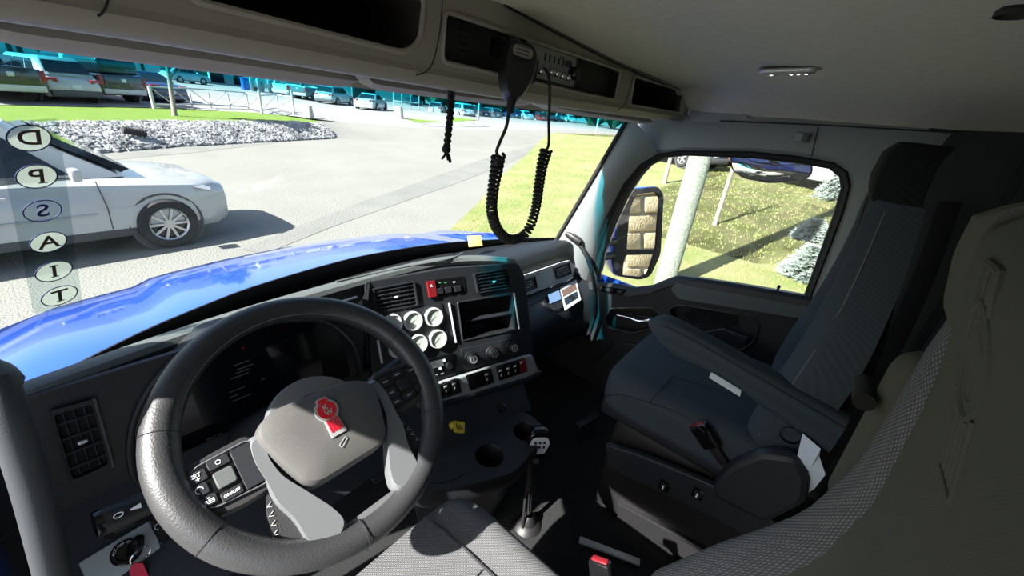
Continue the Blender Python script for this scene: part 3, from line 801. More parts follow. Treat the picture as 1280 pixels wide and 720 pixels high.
# straight leads, then the coil hanging in a U
lead1 = smoothline([px(636, 140, Y=-0.052), px(633, 158, Y=-0.05), px(626, 175, Y=-0.045), px(621, 188, Y=-0.04), px(622, 194, Y=-0.04)], 6)
tube('lead', lead1, 0.0030, 'rubber', mc, n=8)
lead2 = smoothline([px(681, 86, Y=-0.012), px(686, 96, Y=-0.03), px(687, 125, Y=-0.035), px(686, 150, Y=-0.036), px(686, 178, Y=-0.038), px(684, 186, Y=-0.04)], 6)
tube('lead', lead2, 0.0030, 'rubber', mc, n=8)
axis = smoothline([px(623, 194, Y=-0.04), px(620, 215, Y=-0.03), px(616, 240, Y=-0.02), px(615, 265, Y=-0.01), px(622, 287, Y=0.0), px(636, 299, Y=0.005), px(652, 296, Y=0.005), px(663, 282, Y=0.0), px(670, 258, Y=-0.01), px(674, 230, Y=-0.02), px(678, 205, Y=-0.03), px(683, 187, Y=-0.04)], 40)
coil = []
turns_per = 0.0098; acc = 0; prev = axis[0]
LEN = sum((b - a).length for a, b in zip(axis, axis[1:]))
# resample the axis evenly and wind the cord round it
steps = int(LEN / turns_per * 12); i = 0; d = 0; cum = [0]
for a, b in zip(axis, axis[1:]): cum.append(cum[-1] + (b - a).length)
nv = None
for k in range(steps + 1):
    s = LEN * k / steps
    while i < len(cum) - 2 and cum[i + 1] < s: i += 1
    t = (s - cum[i]) / max(1e-9, cum[i + 1] - cum[i]); p = axis[i].lerp(axis[i + 1], t); tg = (axis[i + 1] - axis[i]).normalized()
    nv = V((1, 0, 0)) if nv is None else nv
    nv = (nv - tg * nv.dot(tg)).normalized(); bv = tg.cross(nv)
    loose = 1.0 + 0.25 * max(0, 1 - s / 0.06) + 0.25 * max(0, 1 - (LEN - s) / 0.06)
    # spacing is looser at both ends
    ang = 2 * math.pi * k / 12 * (1.0 if 0.12 < s / LEN < 0.88 else 1.0)
    coil.append(p + (nv * math.cos(ang) + bv * math.sin(ang)) * 0.0092 * loose)
tube('coiled_cord', coil, 0.0033, 'rubber', mc, n=6)

# ------------------------------------------------------------------ sun visors (folded up against the glass) and the trim strip they lie on
def visor(name, label, pts_lo, pts_hi, Y, grp=None, ext=False):
    lo = smoothline([px(x, y, Y=Y) for x, y in pts_lo], 4); hi = smoothline([px(x, y, Y=Y - 0.02) for x, y in pts_hi], 4)
    if ext:
        lo = [V((-0.91, lo[0].y, lo[0].z))] + lo; hi = [V((-0.91, hi[0].y, hi[0].z))] + hi
    rings = [[b + V((0, 0.012, 0.02)), b, b.lerp(a, 0.5) + V((0, -0.012, 0)), a + V((0, -0.006, 0.002)), a + V((0, 0.006, -0.001)), a + V((0, 0.05, 0.008)), b + V((0, 0.08, 0.04))] for a, b in zip(lo, hi)]
    o = loft(name, rings, 'visor', None, closed=True)
    return tag(o, label, 'sun visor', grp)
visor('sun_visor', 'long beige sun visor above the steering wheel, folded up', [(-60, 28), (0, 50), (40, 60), (120, 71), (220, 84), (320, 96.5), (400, 106), (430, 108), (444, 104)], [(-60, 0), (0, 22), (40, 27), (120, 38), (220, 54), (320, 70), (400, 84), (430, 91), (445, 97)], 0.14, ext=True)
visor('sun_visor', 'middle beige sun visor behind the braided strap, folded up', [(462, 108), (480, 113), (520, 118), (560, 123), (600, 128), (640, 131.5), (660, 131), (667, 127)], [(462, 99), (480, 101), (520, 107), (560, 113), (600, 118), (640, 123), (658, 124), (666, 124)], 0.14)
visor('sun_visor', 'narrow beige sun visor at the passenger end of the windscreen', [(684, 137), (700, 139.5), (740, 146), (780, 151.5), (805, 155), (813, 153)], [(684, 129), (700, 132), (740, 139), (780, 146), (805, 150), (813, 150)], 0.10)
ts = loft('trim_2', [[V((x, wsY(x, 1.33) - 0.035, 1.326 - 0.012 * (x + 0.9))), V((x, wsY(x, 1.33) - 0.038, 1.332 - 0.012 * (x + 0.9))), V((x, wsY(x, 1.34) - 0.04, 1.37)), V((x, wsY(x, 1.33) - 0.004, 1.37)), V((x, wsY(x, 1.33) - 0.006, 1.33 - 0.012 * (x + 0.9)))] for x in [-0.92 + 1.78 * k / 30 for k in range(31)]], 'visor', None)
struct(ts, 'pale strip along the top edge of the windscreen')

# ------------------------------------------------------------------ black braided strap hanging from the header
sp = thing('braided_strap', 'black braided strap hanging in front of the windscreen', 'strap', (-0.18, 0.06, 1.33))
sl = [px(x, y, Y=0.06) for x, y in [(564, 102), (564, 120), (563, 140), (561, 160), (559, 180), (558, 190)]]
sl = smoothline(sl, 8)
bm = bmesh.new()
for ph in (0, 2.1, 4.2):
    pts = [p + V((0.0034 * math.cos(i * 0.75 + ph), 0.0028 * math.sin(2 * (i * 0.75 + ph)), 0)) for i, p in enumerate(sl)]
    addtube(bm, pts, 0.0042, 6)
frombm('braid', bm, 'strap', sp)
lathe('knot', [(0, -0.008), (0.008, -0.004), (0.009, 0.002), (0.006, 0.008), (0, 0.010)], Matrix.Translation(px(558, 187, Y=0.06)), 'strap', sp, 12)
for e in [(552, 199), (560, 200), (563, 203)]:
    tube('loose_end', [px(558, 190, Y=0.06), px((558 + e[0]) / 2 + 0.4, 195, Y=0.058), px(e[0], e[1], Y=0.06)], [0.003, 0.0036, 0.003], 'strap', sp, n=6, flat=0.5)
# ------------------------------------------------------------------ dome lamp in the headliner
dl = thing('dome_lamp', 'slim ceiling lamp with glowing white light points', 'lamp', tuple(px(982, 102, X=0.50)))
import_x = 0.50
A, B = px(942, 101, X=0.50), px(1024, 99, X=0.50)
mid = (A + B) / 2
ax = (B - A).normalized(); nz = V((0.22, 0, -1)).normalized(); nz = (nz - ax * nz.dot(ax)).normalized(); sd_ = nz.cross(ax)
lp = Plane(mid, ax, sd_)
if lp.n.z > 0: lp.b = -lp.b; lp.n = -lp.n
WL = (B - A).length
mid_z = ceil_z(mid.x, mid.y)
lp.o = V((mid.x, mid.y, mid_z - 0.004))
ell = rpoly([(-WL / 2, 0), (-WL * 0.42, 0.026), (WL * 0.42, 0.026), (WL / 2, 0), (WL * 0.42, -0.026), (-WL * 0.42, -0.026)], 0.02)
plate('frame', lp, ell, 'silver', dl, 0.010, base=-0.006, bevel=0.003)
ln = plate('lens', lp, [(u * 0.86, v * 0.72) for u, v in ell], 'lens', dl, 0.006, base=0.004, bevel=0.002)
for k, u in enumerate([-0.25, 0.06, 0.17, 0.28]):
    lathe('light_point', [(0.0045, 0), (0.0035, 0.002), (0, 0.0025)], lp.mat(u * WL, 0.002, 0.0095), 'led', dl, 10)
lathe('switch', [(0.007, 0), (0.007, 0.004), (0, 0.005)], lp.mat(-0.22 * WL, -0.012, 0.0095), 'chrome', dl, 14)
# ceiling fitting at the far corner
q = px(1272, 10, Z=1.486)
ck = lathe('ceiling_clip', [(0.018, 0.0), (0.018, 0.006), (0.012, 0.012), (0, 0.013)], Matrix.Translation(V((q.x, q.y, ceil_z(q.x, q.y) - 0.010))), 'console_dark', None, 16)
tag(ck, 'small dark round clip in the headliner above the driver seat', 'clip')

# ================================================================== DASHBOARD
db = thing('dashboard', 'dark grey truck dashboard with round gauges, vents and switch rows', 'dashboard', (0, 0.35, 0.0))
# ---- soft top pad, driver side to the centre stack
edge = smoothline([V((-0.95, 0.27, 0.845)), V((-0.80, 0.30, 0.85)), V((-0.52, 0.342, 0.852)), V((-0.20, 0.352, 0.853)), V((0.07, 0.335, 0.852)), V((0.20, 0.275, 0.850)), V((0.275, 0.222, 0.842))], 6)
rings = []; defr = []
for i, p in enumerate(edge):
    t = i / (len(edge) - 1); x = p.x + 0.03 * t
    wy = wsY(x, 0.745) - 0.01
    far_y = max(wy, p.y + 0.08)
    rings.append([V((p.x, p.y + 0.012, p.z - 0.030)), V((p.x, p.y + 0.002, p.z - 0.024)), V((p.x, p.y - 0.004, p.z - 0.012)), V((p.x, p.y + 0.002, p.z - 0.002)), V((p.x, p.y + 0.014, p.z)), V((p.x, p.y + 0.045, p.z - 0.008)), V((p.x, p.y + 0.055, p.z - 0.024)), V((p.x, p.y + 0.04, 0.60))])
    defr.append([V((p.x, p.y + 0.044, p.z - 0.012)), V((p.x, p.y + 0.075, p.z - 0.034)), V((p.x, (p.y + far_y) / 2 + 0.03, 0.785)), V((x, far_y + 0.005, 0.745)), V((x, far_y + 0.005, 0.60))])
loft('top_pad', rings, 'dash_pad', db)
loft('defroster_panel', defr, 'black', db, closed=False)
# raised tray lip on the pad near the centre
tl = [px(x, y, Z=0.85) for x, y in [(560, 323), (575, 317), (577, 321), (640, 317)]]
seamline('pad_ridge', smoothline([px(x, y, Z=0.853) for x, y in [(420, 352), (500, 335), (560, 324), (578, 316)]], 5), db, 0.003, 'dash_pad')
# ---- passenger half
rings = []
for k in range(15):
    x = 0.27 + 0.70 * k / 14; e = max(0, (x - 0.84) / 0.13); yb = 0.05 * e * e; wy = wsY(x, 0.745) - 0.01
    rings.append([V((x, wy, 0.745)), V((x, 0.385 - yb, 0.772 - 0.02 * e - 0.01)), V((x, 0.362 - yb, 0.765 - 0.02 * e - 0.01)), V((x, 0.352 - yb, 0.745 - 0.02 * e)), V((x, 0.345 - yb, 0.69)), V((x, 0.335 - yb, 0.565)), V((x, 0.305 - yb, 0.545)), V((x, 0.245 - yb, 0.48)), V((x, 0.225 - yb, 0.42)), V((x, 0.235 - yb, 0.30)), V((x, 0.40, 0.10)), V((x, 0.60, 0.10)), V((x, 0.60, 0.60))])
loft('passenger_panel', rings, 'dash', db)
seamline('glovebox_gap', [V((x, 0.3385, 0.545 + 0.0)) + V((0, -0.032, 0)) for x in (0.30, 0.5, 0.7, 0.88)], db, 0.002)
box('defrost_bar', px(700, 309, Y=0.39) + V((-0.03, 0.0, 0.006)), (0.20, 0.03, 0.012), 'black', db, bevel=0.004)
PV = Plane((0.7, 0.336, 0.62), (1, 0, 0), (0, 0.03, 1)); 
def V_(l, h=0, P=None): return [P.uv(x, y, h) for x, y in l]
strip = rpoly(V_([(648, 346), (700, 328), (711, 325), (717, 333), (716, 345), (708, 351), (650, 371)], 0.004, PV), 0.012)
plate('silver_strip', PV, strip, 'bright_strip', db, 0.010, base=0.0, bevel=0.003)
tube('strip_edge', [PV.at(*p, h=0.010) for p in strip], 0.002, 'chrome', db, n=6, closed=True)
def air_vent(P, quad, nslat, ncol, parent, h=0.010, m='dash', tab=(0.5, 0.5)):
    """frame, dark well, slats each its own piece, cross fins and a bright tab"""
    q = [V(P.uv(x, y, h)) for x, y in quad]      # tl, tr, br, bl
    outer = rpoly([tuple(p) for p in (q[3], q[2], q[1], q[0])], 0.006)
    cx = sum(p.x for p in q) / 4; cy = sum(p.y for p in q) / 4
    inn = [(cx + (u - cx) * 0.90, cy + (v - cy) * 0.88) for u, v in outer]
    fr = plate('air_vent', P, outer, m, parent, 0.008, holes=[inn], base=h - 0.002, bevel=0.001)
    plate('vent_well', P, outer, 'hole', fr, 0.002, base=h - 0.004)
    def bil(s, t): return (q[0] * (1 - s) + q[1] * s) * (1 - t) + (q[3] * (1 - s) + q[2] * s) * t
    for k in range(nslat):
        t = (k + 1) / (nslat + 1); a, b = bil(0.06, t), bil(0.94, t)
        tube('slat', [P.at(a.x, a.y, h + 0.0015), P.at(b.x, b.y, h + 0.0015)], 0.0026, 'dash_low', fr, n=6, flat=1.0)
    for k in range(ncol):
        s = (k + 1) / (ncol + 1); a, b = bil(s, 0.08), bil(s, 0.92)
        tube('fin', [P.at(a.x, a.y, h + 0.0002), P.at(b.x, b.y, h + 0.0002)], 0.0012, 'dash_low', fr, n=5)
    c = bil(*tab)
    pbox('tab', P, c.x, c.y, 0.012, 0.006, 0.004, 'bright_trim', fr, 0.002, base=h + 0.004)
    return fr
air_vent(PV, [(652, 350), (668, 344), (671, 359), (655, 366)], 4, 0, db, 0.012, 'black')
air_vent(PV, [(692, 334), (711, 327), (714, 342), (696, 349)], 4, 0, db, 0.012, 'black')
# stickers on the passenger panel
PG = Plane((0.8, 0.262, 0.50), (1, 0, 0), (0, 0.066, 0.07))
s1 = plate('bright_label', PG, rpoly(V_([(684, 369), (698, 363), (701, 374), (687, 380)], 0.01, PG), 0.003), 'chrome', db, 0.004, base=0.010)
lb = plate('warning_label', PG, V_([(700, 360), (720, 350), (726, 375), (706, 388)], 0.012, PG), 'label_grey', db, 0.002, base=0.012)
plate('label_photo', PG, V_([(702, 363), (719, 354), (721, 362), (704, 371)], 0.0142, PG), 'label_brown', lb, 0.0006, base=0.0142)
plate('label_picture', PG, V_([(705, 373), (721, 364), (723, 372), (707, 382)], 0.0142, PG), 'car_glass', lb, 0.0006, base=0.0142)
plate('catch_recess', PG, rpoly(V_([(687, 381), (702, 374), (703, 384), (692, 389)], 0.006, PG), 0.006), 'black', db, 0.004, base=0.006)

# ---- driver's panel with the instrument binnacle
PL = Plane((-0.55, 0.285, 0.72), (1, 0, 0), (0, 0.02, 1))
binn = rpoly(V_([(170, 610), (160, 560), (168, 515), (200, 462), (258, 418), (330, 402), (405, 398), (442, 430), (455, 490), (450, 540), (300, 640)], 0, PL), 0.05, 6)
lv = [(62, 512), (115, 497), (139, 582), (90, 604)]
lvh = V_([(66, 514), (113, 501), (135, 580), (92, 599)], 0, PL)
drv = [(-0.42, 0.122), (0.275, 0.122), (0.275, -0.20), (-0.42, -0.105)]
plate('driver_panel', PL, drv, 'dash', db, 0.012, holes=[binn, lvh], base=-0.012, bevel=0.002)
loft('binnacle_wall', [[PL.at(u, v, 0.004) for u, v in binn], [PL.at(u, v, -0.06) for u, v in binn]], 'dash_low', db, caps=False)
tube('binnacle_rim', [PL.at(u, v, 0.002) for u, v in binn], 0.006, 'dash', db, n=8, closed=True)
PSc = Plane((-0.55, 0.325, 0.70), (1, 0, 0), (0, 0.10, 1))
scr = plate('instrument_screen', PSc, rr(0, 0, 0.36, 0.26, 0.02), 'screen', db, 0.006, base=-0.004)
def bar(x, y, w_, m='screen_text', h=0.0022):
    u, v = PSc.uv(x, y, 0.003); return pbox('screen_line', PSc, u, v, w_, h, 0.0004, m, scr, 0.0001, base=0.002)
for k, (x, y, w_) in enumerate([(302, 454, 0.030), (306, 459, 0.034), (303, 464, 0.026), (300, 470, 0.034)]): bar(x, y, w_)
bar(297, 487, 0.030, h=0.0016); bar(330, 474, 0.012, h=0.0016); bar(293, 495, 0.018, h=0.0016); bar(303, 497, 0.038, h=0.0016); bar(178, 494, 0.012)
u, v = PSc.uv(304, 435, 0.003); lathe('warning_lamp', [(0.0035, 0), (0.0035, 0.0006), (0, 0.0006)], PSc.mat(u, v, 0.002), 'screen_red', scr, 16)
u, v = PSc.uv(268, 546, 0.003); text('odometer', '206.5 km', PSc, u, v, 0.008, 'screen_text', scr, base=0.002)
air_vent(PL, lv, 4, 3, db, 0.002, 'dash')
# raised edge beside that vent
tube('vent_rim', [PL.px(x, y, 0.004) for x, y in [(117, 498), (129, 540), (141, 583)]], 0.003, 'dash_pad', db, n=8)
# ---- sloping lower panel with ignition and light switches
PK = Plane((-0.80, 0.205, 0.536), (1, 0, 0), (0, 1, 1))
low = V_([(60, 620), (86, 618), (160, 600), (330, 640), (360, 760), (60, 800)], 0, PK)
plate('lower_panel', PK, [(-0.16, 0.115), (0.62, 0.115), (0.62, -0.14), (-0.16, -0.14)], 'dash', db, 0.012, base=-0.012, bevel=0.002)
plate('key_plate', PK, rpoly(V_([(98, 704), (188, 650), (201, 684), (140, 728), (112, 735)], 0.004, PK), 0.004), 'key_silver', db, 0.006, base=0.0, bevel=0.001)
u, v = PK.uv(158, 690, 0.008)
ig = lathe('ignition_lock', [(0.021, 0), (0.021, 0.006), (0.018, 0.009), (0.014, 0.009), (0.012, 0.006), (0, 0.006)], PK.mat(u, v, 0.006), 'gloss_black', db, 28)
for k, (s, a) in enumerate([('ACC', 2.5), ('OFF', 1.75), ('ON', 1.0)]):
    text('lettering', s, PK, u + 0.0155 * math.cos(a), v + 0.0155 * math.sin(a), 0.0055, 'white_print', ig, base=0.015, rot=a - math.pi / 2)
KEY_U, KEY_V = u, v
plate('switch_frame', PK, rpoly(V_([(121, 652), (138, 640), (176, 632), (188, 648), (133, 678)], 0.004, PK), 0.006), 'gloss_black', db, 0.006, base=0.0, bevel=0.001)
b1 = plate('lamp_switch', PK, rpoly(V_([(137, 655), (165, 644), (172, 655), (142, 668)], 0.01, PK), 0.004), 'dash', db, 0.010, base=0.003, bevel=0.002)
u, v = PK.uv(152, 656, 0.014)
pbox('car_symbol', PK, u, v, 0.014, 0.004, 0.0005, 'white_print', b1, 0.0001, base=0.0132)
pbox('car_symbol', PK, u, v + 0.004, 0.007, 0.003, 0.0005, 'white_print', b1, 0.0001, base=0.0132)
b2 = plate('dimmer_switch', PK, rpoly(V_([(184, 652), (200, 644), (216, 668), (202, 682)], 0.01, PK), 0.004), 'gloss_black', db, 0.012, base=0.0, bevel=0.002)
u, v = PK.uv(198, 658, 0.0125); tube('symbol', [PK.at(u + 0.005 * math.cos(k), v + 0.005 * math.sin(k), 0.0125) for k in [i * 0.45 for i in range(11)]], 0.0007, 'white_print', b2, n=5)

FILL = [[PL.at(0.272, 0.122, 0.0), PL.at(0.272, -0.22, 0.0)]]
# ---- centre stack, turned a little towards the driver
PS = Plane((0.27, 0.22, 0.85), (math.cos(R_(15)), -math.sin(R_(15)), 0), (0, 0.14, 0.38))
def S(l, h=0): return [PS.uv(x, y, h) for x, y in l]
so_ = S([(455, 353), (560, 335), (648, 329), (656, 345), (668, 446), (672, 462), (664, 470), (600, 492), (545, 512), (470, 520)])
out = rpoly(so_, 0.012)
vent1 = S([(464, 361), (518, 351), (523, 382), (470, 391)]); vent2 = S([(591, 342), (636, 335), (640, 360), (596, 367)])
shelf = rpoly(S([(572, 378), (640, 367.5), (645, 412), (578, 426)]), 0.004)
def shr(q, f=0.94):
    cx = sum(p[0] for p in q) / len(q); cy = sum(p[1] for p in q) / len(q); return [(cx + (u - cx) * f, cy + (v - cy) * f) for u, v in q]
plate('centre_panel', PS, out, 'dash', db, 0.012, holes=[shr(vent1), shr(vent2), shelf], base=-0.012, bevel=0.002)
loft('stack_side', [[PS.at(u, v, -0.003) for u, v in out], [PS.at(u * 0.995, v, -0.05) for u, v in out], [PS.at(u - 0.01, v - 0.02, -0.20) for u, v in out]], 'dash', db, caps=False)
loft('inner_panel', [[PL.at(0.270, 0.105, -0.002), PL.at(0.270, -0.22, -0.002)], [PL.at(0.30, 0.10, -0.026), PL.at(0.30, -0.22, -0.02)], [PS.at(so_[0][0] + 0.02, 0.0, -0.004), PS.at(so_[-1][0] + 0.04, so_[-1][1], -0.004)]], 'dash', db, closed=False)
air_vent(PS, [(464, 361), (518, 351), (523, 382), (470, 391)], 5, 4, db, 0.001, 'dash_low', (0.5, 0.5))
a2 = air_vent(PS, [(591, 342), (636, 335), (640, 360), (596, 367)], 5, 4, db, 0.001, 'dash_low', (0.5, 0.55))
# hazard and axle switches between the vents
hp = plate('switch_bay', PS, rpoly(S([(532, 351), (579, 345), (582, 364), (537, 372)]), 0.004), 'gloss_black', db, 0.003, base=0.0, bevel=0.001)
hz = plate('hazard_switch', PS, rpoly(S([(532.5, 352), (543, 350.5), (546, 370.5), (536, 372.5)], 0.004), 0.002), 'red_plastic', db, 0.007, base=0.002, bevel=0.0015)
u, v = PS.uv(539.5, 357.5, 0.01); tri = [(u + 0.005 * math.cos(a), v + 0.005 * math.sin(a)) for a in (math.pi / 2, math.pi * 7 / 6, math.pi * 11 / 6)]
plate('hazard_triangle', PS, tri, 'white_print', hz, 0.0006, holes=[[(u + (a - u) * 0.5, v + (b - v) * 0.5) for a, b in tri]], base=0.009)
for (x0, mm, nm) in [(550, 'green_lamp', 'lamp_symbol'), (557, 'green_lamp', 'lamp_symbol'), (568, 'white_print', 'lamp_symbol')]:
    u, v = PS.uv(x0, 353.5 - (x0 - 550) * 0.05, 0.004); pbox(nm, PS, u, v, 0.008, 0.0035, 0.0005, mm, hp, 0.0002, base=0.003)
for x0 in (549, 559.5, 571):
    plate('rocker_switch', PS, rpoly(S([(x0 - 4, 361 - (x0 - 549) * .13), (x0 + 4, 359.5 - (x0 - 549) * .13), (x0 + 5, 366.5 - (x0 - 549) * .13), (x0 - 2.5, 368 - (x0 - 549) * .13)], 0.004), 0.002), 'dash_low', db, 0.006, base=0.002, bevel=0.001)
# the round gauges
gpn = plate('gauge_panel', PS, rpoly(S([(466, 396), (552, 379), (562, 428), (522, 444), (480, 452)]), 0.006), 'dash_low', db, 0.003, base=0.0, bevel=0.001)
for (x, y) in [(491.5, 405), (517, 401.5), (543, 396.5), (499, 436), (523.5, 430), (548, 424)]:
    u, v = PS.uv(x, y, 0.012)
    gb = lathe('gauge', [(0.0285, 0.0), (0.0290, 0.007), (0.0275, 0.012), (0.0245, 0.0125), (0.0238, 0.008)], PS.mat(u, v, 0.003), 'bright_trim', db, 32)
    lathe('dial', [(0, 0.0078), (0.0245, 0.0078), (0.0245, 0.006)], PS.mat(u, v, 0.003), 'gauge_face', gb, 32)
    for k in range(7):
        a = R_(225 - 45 * k); pbox('tick', Plane(PS.at(u, v), PS.a * math.cos(a) + PS.b * math.sin(a), PS.b * math.cos(a) - PS.a * math.sin(a)), 0.019, 0, 0.006, 0.0012, 0.0004, 'grey_print', gb, 0.0001, base=0.0108)
    a = R_(215); pn = Plane(PS.at(u, v), PS.a * math.cos(a) + PS.b * math.sin(a), PS.b * math.cos(a) - PS.a * math.sin(a))
    pbox('needle', pn, 0.007, 0, 0.020, 0.0016, 0.0006, 'grey_print', gb, 0.0002, base=0.0112)
# bright vertical bars
for a, b in [((561.5, 379), (570, 428)), ((642.5, 366), (649, 411)), ((472, 425), (477.5, 454))]:
    tube('chrome_bar', [PS.px(*a, 0.004), PS.px(*b, 0.004)], 0.0035, 'bright_trim', db, n=8)
# open shelf
loft('shelf_box', [[PS.at(u, v, 0.0) for u, v in shelf], [PS.at(u, v, -0.10) for u, v in shr(shelf, 0.96)]], 'black', db, caps=False)
plate('shelf_back', PS, shr(shelf, 0.97), 'hole', db, 0.003, base=-0.10)
tube('shelf_rim', [PS.at(u, v, 0.001) for u, v in shelf], 0.003, 'dash_low', db, n=8, closed=True)
q = [V(PS.uv(x, y, -0.04)) for x, y in [(574, 399), (642, 388)]]
tube('shelf_divider', [PS.at(*q[0], h=-0.03), PS.at(*q[1], h=-0.03)], 0.0035, 'dash', db, n=6, flat=6)
pbox('shelf_insert', PS, q[0].x + 0.09, q[0].y + 0.03, 0.12, 0.022, 0.01, 'dash_low', db, 0.002, base=-0.085)
pbox('shelf_insert', PS, q[0].x + 0.07, q[0].y - 0.05, 0.10, 0.022, 0.01, 'dash_low', db, 0.002, base=-0.085)
# heater controls
hpn = plate('heater_panel', PS, rpoly(S([(575, 436), (648, 421), (650, 447), (580, 463)]), 0.006), 'dash_low', db, 0.004, base=0.0, bevel=0.001)
for (x, y) in [(590, 448.5), (616.5, 441.5), (641, 434.5)]:
    u, v = PS.uv(x, y, 0.012)
    kb = lathe('heater_knob', [(0.0235, 0.0), (0.0225, 0.004), (0.0165, 0.005), (0.0155, 0.018), (0.0135, 0.020), (0, 0.020)], PS.mat(u, v, 0.004), 'black', db, 28)
    lathe('knob_ring', [(0.0125, 0.0205), (0.0115, 0.0212), (0.0100, 0.0205)], PS.mat(u, v, 0.004), 'grey_print', kb, 24)
    for k in range(8):
        a = 2 * math.pi * k / 8; pbox('mark', PS, u + 0.0072 * math.cos(a), v + 0.0072 * math.sin(a), 0.002, 0.002, 0.0004, 'grey_print', kb, 0.0001, base=0.0240)
    pbox('pointer', PS, u, v + 0.0, 0.0025, 0.010, 0.0006, 'white_print' if x < 600 else 'grey_print', kb, 0.0002, base=0.0240)
for (x, y) in [(603, 438), (628, 431)]:
    u, v = PS.uv(x, y, 0.006); pbox('heater_symbol', PS, u, v, 0.018, 0.006, 0.0005, 'dash', hpn, 0.0002, base=0.004)
# small radio left of the heater controls
plate('radio_bezel', PS, rpoly(S([(522, 452), (566, 441), (570, 468), (530, 482)]), 0.004), 'gloss_black', db, 0.005, base=0.0, bevel=0.001)
plate('radio_display', PS, S([(530, 455), (553, 449), (555, 457), (533, 463)], 0.006), 'satin', db, 0.001, base=0.005)
for (x, y, r) in [(555.5, 450.5, 0.0045), (550.5, 460.5, 0.0045)]:
    u, v = PS.uv(x, y, 0.006); lathe('radio_button', [(r, 0), (r, 0.003), (0, 0.0035)], PS.mat(u, v, 0.005), 'white_print', db, 14)
u, v = PS.uv(561.5, 457, 0.01); lathe('radio_knob', [(0.011, 0), (0.010, 0.012), (0, 0.0125)], PS.mat(u, v, 0.005), 'black', db, 18)
for (x, y) in [(546, 468.5), (553, 467), (538, 471)]:
    u, v = PS.uv(x, y, 0.006); pbox('radio_print', PS, u, v, 0.010, 0.0035, 0.0005, 'grey_print', db, 0.0002, base=0.005)
# silver switch shelf along the bottom of the stack
PB = Plane(PS.at(0, -0.36, 0.020), PS.a, PS.b * 0.97 + PS.n * 0.25)
def B(l, h=0): return [PB.uv(x, y, h) for x, y in l]
bar_o = rpoly(B([(520, 489), (560, 476), (600, 464), (655, 446), (665, 444), (672, 462), (664, 469), (600, 489), (545, 505), (520, 514)]), 0.006)
plate('switch_bar', PB, bar_o, 'silver_paint', db, 0.018, base=-0.014, bevel=0.003)
roll = [PB.px(x, y, 0.0) for x, y in [(520, 514), (545, 506), (600, 491), (664, 471), (673, 463)]]
tube('bar_underside', smoothline(roll, 4), 0.012, 'dash', db, n=10)
def rocker(x, y, wpx, hpx, m='gloss_black', sym=None, tilt=-0.31):
    c = [(x - wpx / 2, y - hpx / 2 - tilt * -wpx / 2), (x + wpx / 2, y - hpx / 2 + tilt * wpx / 2), (x + wpx / 2 + 2.4, y + hpx / 2 + tilt * wpx / 2), (x - wpx / 2 + 2.4, y + hpx / 2 - tilt * wpx / 2)]
    c[0] = (c[0][0], y - hpx / 2 - tilt * wpx / 2)
    rk = plate('rocker_switch', PB, rpoly(B(c, 0.01), 0.003), m, db, 0.012, base=0.002, bevel=0.0025)
    if sym:
        u, v = PB.uv(x, y - hpx * 0.18, 0.0145); pbox('switch_symbol', PB, u, v, 0.012, 0.007, 0.0005, sym, rk, 0.0001, base=0.0142)
        u, v = PB.uv(x + 1, y + hpx * 0.2, 0.0145); pbox('switch_symbol', PB, u, v, 0.003, 0.010, 0.0005, sym, rk, 0.0001, base=0.0142)
    return rk
plate('switch_well', PB, rpoly(B([(540, 483), (573, 472.5), (577, 490), (545, 502)], 0.004), 0.004), 'black', db, 0.003, base=0.003)
plate('switch_well', PB, rpoly(B([(582, 469.5), (613, 460), (618, 478), (588, 488)], 0.004), 0.004), 'black', db, 0.003, base=0.003)
plate('switch_well', PB, rpoly(B([(619.5, 458), (655, 447.5), (659, 464), (624, 476)], 0.004), 0.004), 'black', db, 0.003, base=0.003)
for (x, y, sy) in [(547.5, 489.5, None), (557, 486, 'grey_print'), (567.5, 482.5, 'grey_print'), (588.5, 477.5, None), (598.5, 474.5, None), (608, 471, 'white_print'), (625.5, 466, 'white_print'), (634.5, 463.5, 'white_print'), (643.5, 460.5, 'white_print')]:
    rocker(x, y, 7.6, 15, 'gloss_black', sy)
rd = rocker(652.5, 457.5, 6.8, 14, 'red_plastic', None)
u, v = PB.uv(651.5, 453.5, 0.0145); pbox('switch_symbol', PB, u, v, 0.009, 0.006, 0.0005, 'white_print', rd, 0.0001, base=0.0142)
# ---- lower centre panel with the yellow brake knob
p0 = V((-0.137, 0.083, 0.375)); pa_ = V((0.286, -0.064, 0)).normalized()
PM = Plane(p0, pa_, V((0.0, 0.105, 0.09)))
lowc = rpoly([(-0.22, 0.0), (0.33, 0.0), (0.345, 0.16), (-0.24, 0.16)], 0.006)
plate('lower_centre_panel', PM, lowc, 'dash_low', db, 0.01, base=-0.01, bevel=0.002)
u0, v0 = PM.uv(535, 548); u1, v1 = PM.uv(650, 492)
tube('panel_groove', [PM.px(x, y, 0.0005) for x, y in [(562, 556), (650, 519), (655, 490)]], 0.0012, 'seam', db, n=6)
u, v = PM.uv(567, 531, 0.01)
kn = lathe('brake_knob', [(0.012, 0), (0.012, 0.016), (0.008, 0.020), (0.006, 0.03), (0, 0.03)], PM.mat(u, v, 0.0), 'yellow', db, 18)
kq = Plane(PM.px(574, 534, 0.035), PM.a + V((0, -0.25, 0)), PM.b)
dm = rpoly([(0, 0.024), (0.022, 0), (0, -0.024), (-0.022, 0)], 0.005)
rot = R_(28); dm = [(a * math.cos(rot) - b * math.sin(rot), a * math.sin(rot) + b * math.cos(rot)) for a, b in dm]
kp = plate('knob_plate', kq, dm, 'yellow', kn, 0.010, base=-0.005, bevel=0.002)
